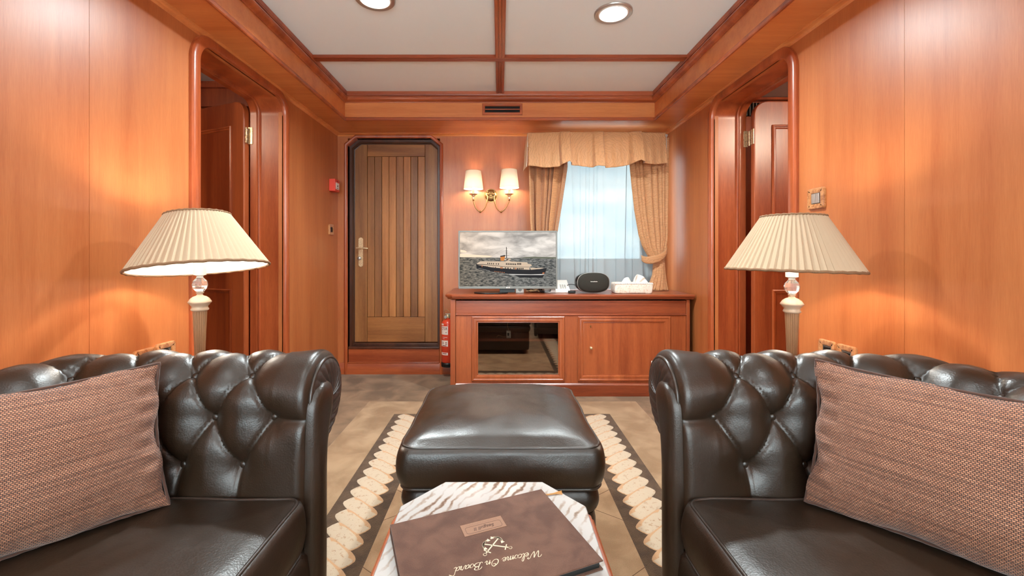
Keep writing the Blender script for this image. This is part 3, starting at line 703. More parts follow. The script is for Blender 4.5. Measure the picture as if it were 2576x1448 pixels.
def stretch(s, depth, tot, R):
    s = np.asarray(s, float); L1 = depth-R; LA = R*PI/2; k = .62
    return s+k*np.clip(s-L1, 0, LA)+k*np.clip(s-(tot-L1-LA), 0, LA)
def unstretch(S_, depth, tot, R):
    g = np.linspace(0, tot, 6000); return float(np.interp(S_, stretch(g, depth, tot, R), g))
def path_fn(xf, depth, ytop, ybot, R):
    L1 = depth-R; LA = R*PI/2; L2 = (ytop-ybot)-2*R
    tot = 2*L1+2*LA+L2
    def f(s):
        if s <= L1: return (xf+s, ytop), (0, 1)
        if s <= L1+LA: a = PI/2-(s-L1)/R; return (xf+L1+R*math.cos(a), ytop-R+R*math.sin(a)), (math.cos(a), math.sin(a))
        if s <= L1+LA+L2: q = s-L1-LA; return (xf+depth, ytop-R-q), (1, 0)
        if s <= L1+2*LA+L2: a = -(s-L1-LA-L2)/R; return (xf+L1+R*math.cos(a), ybot+R+R*math.sin(a)), (math.cos(a), math.sin(a))
        q = s-(L1+2*LA+L2); return (xf+L1-q, ybot), (0, -1)
    return f, tot

def cushion_rings(lx, ly, h, rc, crown, bulge=.006, edge=.012, n=14, seed=0, wr=.002):
    """rounded box cushion centred on 0, base at z=0: list of rings"""
    def rr(ax, ay, r):
        pts = []
        r = max(.002, min(r, ax-.001, ay-.001))
        for (cx_, cy_, a0) in ((ax-r, ay-r, 0), (-(ax-r), ay-r, 90), (-(ax-r), -(ay-r), 180), (ax-r, -(ay-r), 270)):
            pts += arc(cx_, cy_, r, a0, a0+90, 8)
        # subdivide straight sides
        out = []
        N = len(pts)
        for i in range(N):
            p = Vector(pts[i]); q = Vector(pts[(i+1) % N]); out.append(p)
            if i % 9 == 8:
                for k in range(1, 16): out.append(p.lerp(q, k/16))
        return out
    rings = []
    def add(inset, z, rnd=1.0):
        P = rr(lx/2-inset, ly/2-inset, rc*rnd+0*inset)
        rings.append([Vector((p.x, p.y, z)) for p in P])
    add(lx*.2, 0); add(edge+.004, 0); add(edge*.3, edge*.3); 
    for k in range(1, 8):
        t = k/8; add(-bulge*math.sin(PI*t), edge*.4+(h-edge*.8)*t)
    add(edge*.25, h-edge*.25)
    add(edge, h)
    m_ = min(lx, ly)/2
    for k in range(1, n+1):
        t = k/n; ins = edge+(m_*.985-edge)*t
        add(ins, h, max(.05, 1-t*.6))
        for p in rings[-1]:
            u_, w_ = min(1, abs(p.x)/(lx/2-edge)), min(1, abs(p.y)/(ly/2-edge))
            p.z = h+crown*((1-u_**2.8)*(1-w_**2.8))**.55
    out = []
    for ring in rings:
        row = []
        for p in ring:
            q = noise.noise(Vector((p.x*9+seed, p.y*9, p.z*14)))
            q2 = noise.noise(Vector((p.x*30+seed, p.y*30, p.z*9)))
            d = Vector((p.x/lx, p.y/ly, .4)); 
            row.append(p+d*(wr*q+wr*.4*q2))
        out.append(row)
    return out

def cushion_mb(lx, ly, h, rc, crown, c, **k):
    R = cushion_rings(lx, ly, h, rc, crown, **k); m = MB(); c = Vector(c)
    rows = [[c+p for p in r] for r in R]; n0 = len(m.v); m.grid(rows, 0, cv=True)
    L = len(rows[0]); m.f.append(tuple(range(L-1, -1, -1))); m.m.append(0)
    n1 = (len(rows)-1)*L; m.f.append(tuple(n1+i for i in range(L))); m.m.append(0)
    return m, rows

def sofa(side, xf, label):
    sd = side; root = thing('chesterfield_sofa', label, 'sofa', (sd*(xf+.4), .15, 0), 'buttoned leather sofas')
    yT, yN, depth, R = 1.045, -.75, .605, .10
    f, tot = path_fn(xf, depth, yT, yN, R)
    # graded samples: fine where the photo looks closely
    ss = list(np.arange(0, 1.30, .0055))+list(np.arange(1.30, tot, .02))+[tot]
    vs = list(np.arange(0, VMAX, .0055))+[VMAX]
    SS, VV = np.meshgrid(ss, vs, indexing='ij')
    disp, best = tuft(stretch(SS, depth, tot, R), VV)
    e0 = np.clip(SS/.022, 0, 1); e1 = np.clip((tot-SS)/.022, 0, 1)
    edge = np.sqrt(1-(1-e0)**2)*np.sqrt(1-(1-e1)**2)
    kk = (VV-V0)/DV
    disp = disp*(.2+.8*edge)+.006*(1-edge)
    disp = np.where(kk > 3.3, disp*np.clip(1-(kk-3.3)/3, .6, 1), disp)
    o, h, no, nh = np_profile(VV)
    P = []
    for i, s in enumerate(ss):
        (x, y), (ox, oy) = f(s); row = []
        for j in range(len(vs)):
            oo = o[i, j]+no[i, j]*disp[i, j]; hh = h[i, j]+nh[i, j]*disp[i, j]
            row.append((sd*(x+ox*oo), y+oy*oo, hh))
        P.append(row)
    pad = MB().grid(P).build('tufted_back', LEATHER, root, smooth=180, recalc=False)
    pad.data.flip_normals() if sd > 0 else None
    # buttons
    bm_me = None
    for row in range(4):
        off = S0-(DS/2 if row % 2 else 0)
        for n in range(9):
            s = unstretch(off+n*DS, depth, tot, R)
            if s > 1.3: continue
            vv = V0+row*DV; (x, y), (ox, oy) = f(s)
            o_, h_, n1, n2 = [float(q) for q in np_profile(np.array([vv]))[0:4]] if False else [float(q[0]) for q in np_profile(np.array([vv]))]
            lift = -.006
            c = Vector((sd*(x+ox*(o_+n1*lift)), y+oy*(o_+n1*lift), h_+n2*lift)); nn = Vector((sd*ox*n1, oy*n1, n2)).normalized()
            if bm_me is None:
                m = MB(); m.lathe([(.0092, -.004), (.0095, 0), (.0085, .003), (.006, .005), (.003, .006), (0, .0062)], (0, 0, 0), 16)
                bo = m.build('button', LEATHER, root, smooth=80, origin=(0, 0, 0)); bo.data.transform(Matrix.Translation(ORG[root.name])); bm_me = bo.data
            else:
                bo = bpy.data.objects.new('button', bm_me); COL.objects.link(bo); bo.parent = root
            bo.matrix_local = Matrix.Translation(c-ORG[root.name]) @ nn.to_track_quat('Z', 'Y').to_matrix().to_4x4()
    # outer shell under the roll, following the path
    rows = []
    for s in list(np.arange(0, tot, .03))+[tot]:
        (x, y), (ox, oy) = f(s)
        rows.append([(sd*(x+ox*q), y+oy*q, z) for q, z in ((.165, .575), (.09, .60), (.078, .57), (.075, .3), (.075, .08), (.01, .08), (.01, .40))])
    MB().grid(rows).build('outer_panel', LEATHER, root, smooth=50, recalc=False)
    # front ends of both arms: pleated scroll, piping, padded facing post
    for (yy, dirn) in ((yT, 1), (yN, -1)):
        vsamp = np.linspace(0, VMAX, 70); oo, hh, n1, n2 = np_profile(vsamp)
        oo = oo+n1*.010; hh = hh+n2*.010
        outline = [(-.004, .10), (-.004, .2), (.0, .3)]+[(float(a), float(b)) for a, b in zip(oo, hh)]+[(.082, .55), (.078, .4), (.078, .25), (.078, .10)]
        op = [Vector(p) for p in outline]
        # resample
        acc = [0]
        for a, b in zip(op, op[1:]): acc.append(acc[-1]+(b-a).length)
        N = 420; rs = []
        for i in range(N+1):
            t = acc[-1]*i/N; j = max(0, min(len(acc)-2, int(np.searchsorted(acc, t))-1)); k = (t-acc[j])/max(1e-9, acc[j+1]-acc[j]); rs.append(op[j].lerp(op[j+1], k))
        def skel(p):
            z = min(p.y, .668); return Vector((.037+(.112-.037)*max(0, min(1, (z-.52)/.14)), min(z, .662)))
        G = []
        for i, p in enumerate(rs):
            sk = skel(p); row = []; L = acc[-1]*i/N
            for j in range(15):
                t = j/14; q = sk.lerp(p, t)
                pl = abs(math.sin(L*PI/.027+.9*t+.5*math.sin(L*23)))
                xx = xf-.004-.012*math.sqrt(max(0, 1-t*t))-.0055*(pl**.8)*math.sin(PI*min(1, t))**.7
                row.append((sd*xx, yy+dirn*q.x, q.y))
            G.append(row)
        MB().grid(G).build('pleated_scroll', LEATHER_D, root, smooth=60, recalc=False)
        m = MB(); m.tube([(sd*(xf-.003), yy+dirn*p.x, p.y) for p in rs[::2]], .0048, 8); m.build('piping', PIPE, root, smooth=80)
        # facing post
        def side_pts():
            L_ = [(.064, .05), (.070, .30), (.072, .50), (.074, .575), (.084, .612), (.104, .640), (.114, .668), (.109, .694), (.092, .712), (.066, .718), (.040, .711), (.019, .692), (.006, .662), (-.001, .61), (-.005, .54), (-.007, .46), (-.008, .3), (-.008, .05)]
            return smoothpts([Vector((a, b, 0)) for a, b in L_], 6)
        sp = side_pts(); G = []
        def sk2(p):
            z = max(.07, min(.66, p.y)); return Vector((.028+(.068-.028)*max(0, min(1, (z-.50)/.14))**1.2, z, 0))
        for p in sp:
            c = sk2(p); row = [(sd*(xf+.002), yy+dirn*p.x, p.y)]
            for j in range(10):
                t = j/9; q = p.lerp(c, t); row.append((sd*(xf-.012-.020*math.sqrt(max(0, 1-(1-t)**2.2))), yy+dirn*q.x, q.y))
            G.append(row)
        m = MB(); m.grid(G); m.build('facing_post', LEATHER, root, smooth=70, recalc=False)
    # base and apron
    m = MB(); R_ = []
    ya, yb = yN+.0, yT-.0
    pr = [(xf+.05, .085), (xf+.004, .085), (xf-.008, .10), (xf-.012, .16), (xf-.012, .27), (xf-.006, .31), (xf+.012, .325), (xf+.05, .33), (xf+.6, .33)]
    for yv in np.linspace(ya, yb, 30): R_.append([(sd*a, float(yv), b) for a, b in pr])
    m.grid(R_); m.build('seat_base', LEATHER, root, smooth=50, recalc=False)
    # seat cushions
    for (y0, y1) in ((.15, 1.03), (-.74, .145)):
        cx_ = xf+.295; ly = y1-y0-.004; lx = .605
        mm, rows = cushion_mb(lx, ly, .128, .03, .020, (sd*cx_, (y0+y1)/2, .330), bulge=.008, edge=.010, seed=y0*3+sd, wr=.006)
        cu_ = mm.build('seat_cushion', LEATHER, root, smooth=60)
        for ri in (2, 11):
            MB().tube(rows[ri], .0042, 6, closed=True).build('piping', PIPE, cu_, smooth=80)
    for (a, b) in ((xf+.05, yT-.02), (xf+.62, yT-.02), (xf+.05, yN+.02), (xf+.62, yN+.02)):
        MB().lathe([(.022, .0158 if a < .7 else 0), (.03, .02), (.034, .05), (.026, .07), (.026, .086)], (sd*a, b, 0), 16).build('foot', W_DARK, root, smooth=50)
    return root
sofa(-1, .480, 'dark brown buttoned leather sofa along the left wall')
sofa(1, .450, 'dark brown buttoned leather sofa along the right wall')

# throw cushions
def pillow(P2, P1, dirv, L, label, seed):
    P2, P1, d = Vector(P2), Vector(P1), Vector(dirv).normalized(); up = (P1-P2); Hh = up.length; up.normalize()
    d = (d-up*d.dot(up)).normalized(); n = d.cross(up).normalized()
    c = P2+d*L/2+up*Hh/2; N, M_ = 90, 60; t = thing('throw_cushion', label, 'cushion', (c.x, c.y, P2.z), 'woven throw cushions')
    m = MB(); uvs = []
    for sgn in (1, -1):
        rows = []
        for i in range(N+1):
            u = -1+2*i/N; row = []
            for j in range(M_+1):
                v_ = -1+2*j/M_
                px_ = u*L/2*(1-.055*(1-v_*v_)); py_ = v_*Hh/2*(1-.075*(1-u*u))
                th = .075*((1-abs(u)**2.2)*(1-abs(v_)**2.4))**.62
                th *= 1+.10*noise.noise(Vector((u*2.2+seed, v_*1.7, sgn)))
                edge_ = 1-max(abs(u), abs(v_))
                if abs(u) > abs(v_): th += .004*math.sin(v_*26+seed)*math.exp(-((edge_-.09)/.07)**2)
                else: th += .003*math.sin(u*34+seed)*math.exp(-((edge_-.12)/.08)**2)
                py_ += .004*math.sin(u*9+seed)*(abs(v_)**4); px_ += .005*math.sin(v_*8+seed)*(abs(u)**6)
                row.append(c+d*px_+up*py_+n*sgn*max(th, 0))
            rows.append(row)
        m.grid(rows)
    o = m.build('cover', WEAVE, t, smooth=180, recalc=False)
    uvl = o.data.uv_layers.new(name='UVMap'); M4 = Matrix((tuple(d)+(0,), tuple(up)+(0,), tuple(n)+(0,), (0, 0, 0, 1)))
    for poly in o.data.polygons:
        for li in poly.loop_indices:
            q = M4 @ o.data.vertices[o.data.loops[li].vertex_index].co; uvl.data[li].uv = (q.x, q.y)
    # stitched seam edge
    pts = []
    for i in range(N): u = -1+2*i/N; pts.append(c+d*(u*L/2)+up*(-Hh/2*(1-.075*(1-u*u))))
    for j in range(M_): v_ = -1+2*j/M_; pts.append(c+up*(v_*Hh/2)+d*(L/2*(1-.055*(1-v_*v_))))
    for i in range(N): u = 1-2*i/N; pts.append(c+d*(u*L/2)+up*(Hh/2*(1-.075*(1-u*u))))
    for j in range(M_): v_ = 1-2*j/M_; pts.append(c+up*(v_*Hh/2)-d*(L/2*(1-.055*(1-v_*v_))))
    MB().tube([p+n*.0015*math.sin(k*1.3) for k, p in enumerate(pts)], .003, 6, closed=True).build('seam', WEAVE, t, smooth=80)
    return t
pillow((-.765, .975, .475), (-.818, 1.012, .79), (-.66, -.75, 0), .50, 'brown woven cushion leaning in the far corner of the left sofa', 1.3)
pillow((.712, .985, .475), (.765, 1.022, .795), (.62, -.78, 0), .53, 'brown woven cushion leaning in the far corner of the right sofa', 4.4)

# ================================================================== OTTOMAN
ot = thing('leather_ottoman', 'square dark brown leather footstool on the rug between the sofas', 'footstool', (.0, 1.6, 0))
mm, rows = cushion_mb(.638, .600, .128, .045, .060, (.0015, 1.598, .322), bulge=.010, edge=.008, seed=3.3, wr=.010)
cu_ = mm.build('top_cushion', LEATHER, ot, smooth=60)
for ri in (2, 11): MB().tube(rows[ri], .0045, 6, closed=True).build('piping', PIPE, cu_, smooth=80)
mm, rows = cushion_mb(.612, .575, .085, .05, .0, (.0015, 1.598, .236), bulge=.010, edge=.012, seed=1.3, wr=.006); mm.build('seat_frame', LEATHER, ot, smooth=60)
mm, rows = cushion_mb(.606, .57, .185, .045, .0, (.0015, 1.598, .055), bulge=.004, edge=.008, seed=2.3, wr=.004); mm.build('skirt', LEATHER, ot, smooth=60)
for a in (-.25, .25):
    for b in (1.36, 1.84): MB().lathe([(.02, .0158), (.028, .03), (.028, .057)], (a, b, 0), 16).build('foot', W_DARK, ot, smooth=50)

# ================================================================== RUG
rg = thing('area_rug', 'tan area rug with a cream rope border on a brown band', 'rug', (.015, 1.0, 0))
rx0, rx1, ry0, ry1 = -.930, .962, -1.0, 2.99
bx0, bx1, by1, by0 = -.69, .715, 2.748, -.76
ix0, ix1, iy1, iy0 = -.455, .48, 2.51, -.52
MB().box(rx0, rx1, ry0, ry1, 0.0, .010).build('outer_border', RUG_T, rg, bevel=.003)
MB().box(bx0, bx1, by0, by1, .010, .0115).build('brown_band', RUG_D, rg, smooth=0)
fld = MB().box(ix0, ix1, iy0, iy1, .0115, .0145).build('field', RUG_L, rg, bevel=.001)
m = MB()
for k in range(-4, 12):
    for sg in (-1, 1):
        # carved diamond lines clipped to the field
        x0, x1 = ix0, ix1; y_at = lambda x: iy0+.2+k*.46+sg*(x-.0125)*.72
        pts = [(x, y_at(x)) for x in np.linspace(x0, x1, 40) if iy0 < y_at(x) < iy1]
        if len(pts) > 2:
            m.add([(x, y-.0018, .0147) for x, y in pts]+[(x, y+.0018, .0147) for x, y in pts], [(i, i+1, i+1+len(pts), i+len(pts)) for i in range(len(pts)-1)])
m.build('carved_lines', plain('carved_line', srgb(104, 74, 50), .9), fld, smooth=0, recalc=False)
# rope lobes
m = MB()
def lobe(cx, cy, ang, L, Wd, H=.004):
    n0 = 20; rows = []
    for q in (1.0, .96, .86, .66, .36, .02):
        hz = .0117+H*math.sqrt(max(0, 1-q**2.6)); row = []
        for i in range(n0):
            a = 2*PI*i/n0; ca, sa = math.cos(a), math.sin(a)
            ex = math.copysign(abs(ca)**.62, ca)*L/2*q; ey = math.copysign(abs(sa)**.5, sa)*Wd/2*q
            row.append((cx+ex*math.cos(ang)-ey*math.sin(ang), cy+ex*math.sin(ang)+ey*math.cos(ang), hz))
        rows.append(row)
    k0 = len(m.f); m.grid(rows, cv=True)
    for r_i in range(3):
        for i in range(n0):
            if 1 <= i <= 8 or (r_i == 0 and (i in (0, 18, 19) if ang < 0 else i in (9, 10, 11))): m.m[k0+r_i*n0+i] = 1
pitch = .0855
n = 0
for k in range(int((by1-by0-.1)/pitch)):
    y = by1-.08-k*pitch
    lobe((bx0+ix0)/2-.002, y, math.radians(-42), .190, .078); lobe((bx1+ix1)/2+.002, y, math.radians(42), .190, .078)
for k in range(1, int((bx1-bx0-.2)/pitch)):
    x = bx0+.13+k*pitch
    lobe(x, by1-.105, math.radians(48), .190, .078); lobe(x, by0+.105, math.radians(48), .190, .078)
m.build('rope_border', [RUG_W, RUG_W2], rg, smooth=60)

# ================================================================== COFFEE TABLE + ALBUM
TH = .43; tcx = -.017; tw = .229
ct = thing('coffee_table', 'marble topped coffee table with cut corners in front of the footstool', 'table', (tcx, .70, 0))
def octo(w, y0, y1, c, e): return [(tcx-w, y0+e), (tcx-w, y1-e), (tcx-w+c, y1), (tcx+w-c, y1), (tcx+w, y1-e), (tcx+w, y0+e), (tcx+w-c, y0), (tcx-w+c, y0)]
tp = octo(tw, .24, 1.152, .096, .112)
m = MB(); m.prism([(x, y, TH-.016) for x, y in tp], (0, 0, .016)); m.build('marble_top', MARBLE, ct, bevel=.003, seg=2)
path = octo(tw-.002, .243, 1.138, .096, .112)
sweep(path, [(.0, TH-.018), (-.0, TH-.018)][:0]+[(0, TH-.0165), (-.014, TH-.0165), (-.020, TH-.022), (-.016, TH-.030), (-.012, TH-.034), (-.016, TH-.040), (-.006, TH-.05), (.0, TH-.055), (.03, TH-.055), (.03, TH-.0165)] if False else
      [(0, TH-.0165), (.010, TH-.0165), (.013, TH-.020), (.012, TH-.026), (.019, TH-.030), (.021, TH-.038), (.008, TH-.05), (.0, TH-.055), (-.03, TH-.055), (-.03, TH-.0165)],
      lambda u, v, d: (u, v, d), closed=True).build('edge_moulding', W_TRIMY, ct, smooth=35)
for (a, b) in ((-.14, .34), (.11, .34), (-.14, 1.05), (.11, 1.05)):
    MB().lathe([(.016, .0158), (.02, .03), (.015, .05), (.022, .2), (.024, .3), (.018, .33), (.026, .345), (.026, TH-.05)], (a, b, 0), 20).build('leg', W_TRIM, ct, smooth=50)
m = MB(); m.box(-.17, .14, .33, 1.06, .335, .378); m.build('apron', W_TRIMX, ct)

HB = .45+.0; BT = .018
A = Vector((.106, 1.080)); r_ = Vector((-.926, -.377)); u_ = Vector((.3594, -.9332)); BL, BW = .379, .270
def bk(a, b, z): q = A+r_*a+u_*b; return Vector((q.x, q.y, z))
al = thing('album', 'brown suede cover album with cream lettering lying on the marble table', 'book', tuple(bk(BL/2, BW/2, TH)))
zt_ = .45
m = MB(); m.prism([bk(a, b, zt_-.003) for a, b in ((0, 0), (BL, 0), (BL, BW), (0, BW))], (0, 0, .003))
m.prism([bk(a, b, TH+.0005) for a, b in ((0, 0), (BL, 0), (BL, BW), (0, BW))], (0, 0, .003))
m.prism([bk(a, b, TH+.0005) for a, b in ((0, 0), (BL, 0), (BL, .004), (0, .004))], (0, 0, zt_-TH-.001))
m.build('cover', BOOK, al, bevel=.0012)
m = MB(); m.prism([bk(a, b, TH+.004) for a, b in ((.006, .004), (BL-.006, .004), (BL-.006, BW-.005), (.006, BW-.005))], (0, 0, zt_-TH-.0075)); m.build('pages', BOOKPAGE, al, smooth=0)
# stitched label
lc = (.187, .084); lw, lh = .0485, .0195
m = MB(); m.prism([bk(lc[0]+a, lc[1]+b, zt_) for a, b in ((-lw, -lh), (lw, -lh), (lw, lh), (-lw, lh))], (0, 0, .0012)); lab = m.build('cover_label', LABELM, al, bevel=.0005)
def rline(pts, w, z, mbx):
    P = [Vector((p[0], p[1], 0)) for p in pts]
    for a, b in zip(P, P[1:]):
        d = (b-a).normalized(); s_ = Vector((-d.y, d.x, 0))*w/2; a2, b2 = a-d*w*.3, b+d*w*.3
        mbx.prism([bk(q.x, q.y, z) for q in (a2+s_, b2+s_, b2-s_, a2-s_)], (0, 0, .0002))
m = MB(); q = [(-.041, -.004), (-.037, -.007), (.037, -.007), (.041, -.004), (.041, .011), (.037, .015), (-.037, .015), (-.041, .011), (-.041, -.004)]
rline([(lc[0]+a, lc[1]+b) for a, b in q], .0007, zt_+.0012, m)
tv, tf = text_mesh('Seagull II', .0135, .0002, bold=.0002)
m.add([bk(lc[0]+v.x+v.y*.25, lc[1]+.004+v.y, zt_+.0013+v.z) for v in tv], tf)
for k in range(24): a = lc[0]-.036+k*.0031; rline([(a, lc[1]-.0150+.002*(k % 2)), (a+.0012, lc[1]-.0118)], .0004, zt_+.0012, m)
m.build('label_engraving', LABELD, lab, smooth=0)
# anchors
m = MB(); ac = (.186, .150)
def anchor(fl, rg_):
    f2 = Vector(fl); g2 = Vector(rg_); yv = (f2-g2).normalized(); xv = Vector((yv.y, -yv.x)); L_ = (f2-g2).length
    def T(x, y): q = g2+xv*x+yv*y; return (q.x, q.y)
    rline([T(0, .003), T(0, L_)], .0026, zt_, m)
    rline([T(-.0075, .0095), T(.0075, .0095)], .0022, zt_, m)
    rline([T(.0034*math.cos(t*PI/6), .0034*math.sin(t*PI/6)) for t in range(13)], .0015, zt_, m)
    R2 = .0175
    pts = [Vector(T(R2*math.sin(t), L_-R2+R2*math.cos(t))) for t in np.linspace(-.82, .82, 11)]
    for i in range(10):
        w_ = .0022+.0028*(1-abs(i-4.5)/5); rline([pts[i], pts[i+1]], w_, zt_+.00003, m)
    for sg in (-1, 1):
        a = .82; e = (sg*R2*math.sin(a), L_-R2+R2*math.cos(a))
        tri = [T(e[0]+sg*.0042, e[1]+.0012), T(e[0]+sg*.0004, e[1]-.0065), T(e[0]-sg*.0046, e[1]-.0006)]
        m.prism([bk(*p, zt_) for p in tri], (0, 0, .00022))
anchor((.2053, .1379), (.1571, .1686)); anchor((.1688, .1319), (.2121, .1676))
m.build('anchor_emblem', SCRIPTM, al, smooth=0)
# hand-drawn script lettering
GL = {
 'W': (1.9, [[(-.25,1.3),(-.05,1.75),(.25,1.8),(.32,1.4),(.25,.7),(.3,.05),(.7,.9),(1.0,1.7),(.95,.8),(1.0,.05),(1.45,.9),(1.65,1.6),(1.9,1.85),(2.05,1.6),(1.9,1.45)]]),
 'e': (.62, [[(0,.35),(.35,.55),(.5,.85),(.32,1.0),(.08,.75),(.05,.3),(.25,0),(.5,.1),(.68,.38)]]),
 'l': (.48, [[(0,.35),(.35,1.2),(.45,1.9),(.3,2.1),(.15,1.6),(.08,.6),(.15,.08),(.32,.05),(.5,.38)]]),
 'c': (.6, [[(0,.35),(.15,.7),(.4,1.0),(.52,.85),(.3,1.0),(.08,.7),(.06,.25),(.25,0),(.48,.1),(.64,.38)]]),
 'o': (.7, [[(0,.38),(.15,.8),(.38,1.0),(.55,.7),(.5,.2),(.28,0),(.08,.25),(.12,.75),(.38,1.0),(.55,.85),(.74,.8)]]),
 'm': (1.25, [[(0,.5),(.15,1.0),(.18,.5),(.15,0),(.3,.7),(.5,1.0),(.58,.7),(.52,0),(.7,.75),(.88,1.0),(.98,.7),(.92,.2),(1.05,0),(1.28,.38)]]),
 'n': (.85, [[(0,.5),(.15,1.0),(.18,.5),(.15,0),(.3,.7),(.52,1.0),(.62,.7),(.56,.2),(.68,0),(.9,.38)]]),
 'a': (.8, [[(.55,.85),(.38,1.0),(.12,.75),(.06,.25),(.22,0),(.45,.3),(.58,.95),(.55,.25),(.65,0),(.85,.38)]]),
 'r': (.62, [[(0,.4),(.2,1.1),(.3,.92),(.48,.9),(.42,.3),(.5,0),(.68,.38)]]),
 'd': (.9, [[(.55,.85),(.38,1.0),(.12,.75),(.06,.25),(.22,0),(.45,.3),(.62,1.1),(.68,1.9),(.9,2.15),(1.2,1.95),(1.45,1.75)],[(.62,1.0),(.56,.3),(.7,0),(.95,.2)]]),
 'O': (1.3, [[(.75,1.75),(.4,1.6),(.1,1.0),(.15,.3),(.5,0),(.9,.25),(1.1,.9),(1.0,1.5),(.7,1.85),(.45,1.6),(.55,1.2),(.85,1.15)]]),
 'B': (1.2, [[(.45,1.6),(.35,.8),(.2,.1),(-.05,.05),(-.1,.3)],[(-.1,1.3),(.1,1.75),(.6,1.9),(1.0,1.65),(.9,1.2),(.5,1.0),(.95,.9),(1.1,.45),(.8,.05),(.4,.05),(.25,.3)]]),
}
m = MB(); un = .0094; cur = 0; items = []
for chx in 'Welcome On Board':
    if chx == ' ': cur += .55; continue
    wd_, st = GL[chx]; items.append((cur, chx)); cur += wd_
tot_ = cur; r0, r1 = .104, .286; scx = (r1-r0)/(tot_+.6)
for (c0, chx) in items:
    for st in GL[chx][1]:
        pts = smoothpts([Vector((c0+x+.32*y, y, 0)) for x, y in st], 5)
        P2_ = [Vector((r0+p.x*scx, .203+(-p.y*un if False else p.y*un), 0)) for p in pts]
        for i in range(len(P2_)-1):
            d = P2_[i+1]-P2_[i]; ang_ = abs(d.normalized().y) if d.length > 0 else 0
            dy_ = -.020*((P2_[i].x-r0)/(r1-r0))+.004
            a2 = (P2_[i].x, P2_[i].y+dy_-.009); b2 = (P2_[i+1].x, P2_[i+1].y+dy_-.009)
            rline([a2, b2], .0006+.0011*ang_*(1 if d.y < 0 else .35), zt_+(i % 2)*.00002, m)
m.build('script_lettering', SCRIPTM, al, smooth=0)
m = MB(); q0 = bk(.004, .002, TH+.006)
m.tube(smoothpts([q0, q0+Vector((.012, .006, -.003)), q0+Vector((.03, .010, -.003)), q0+Vector((.045, .016, -.0035))], 4), .0018, 6)
for k in range(5): m.tube(smoothpts([q0+Vector((.028, .009, -.003)), q0+Vector((.045, .012+k*.002, -.0035)), q0+Vector((.058, .010+k*.004, -.004))], 3), .0009, 5)
m.build('cord_tassel', GOLD, al, smooth=60)

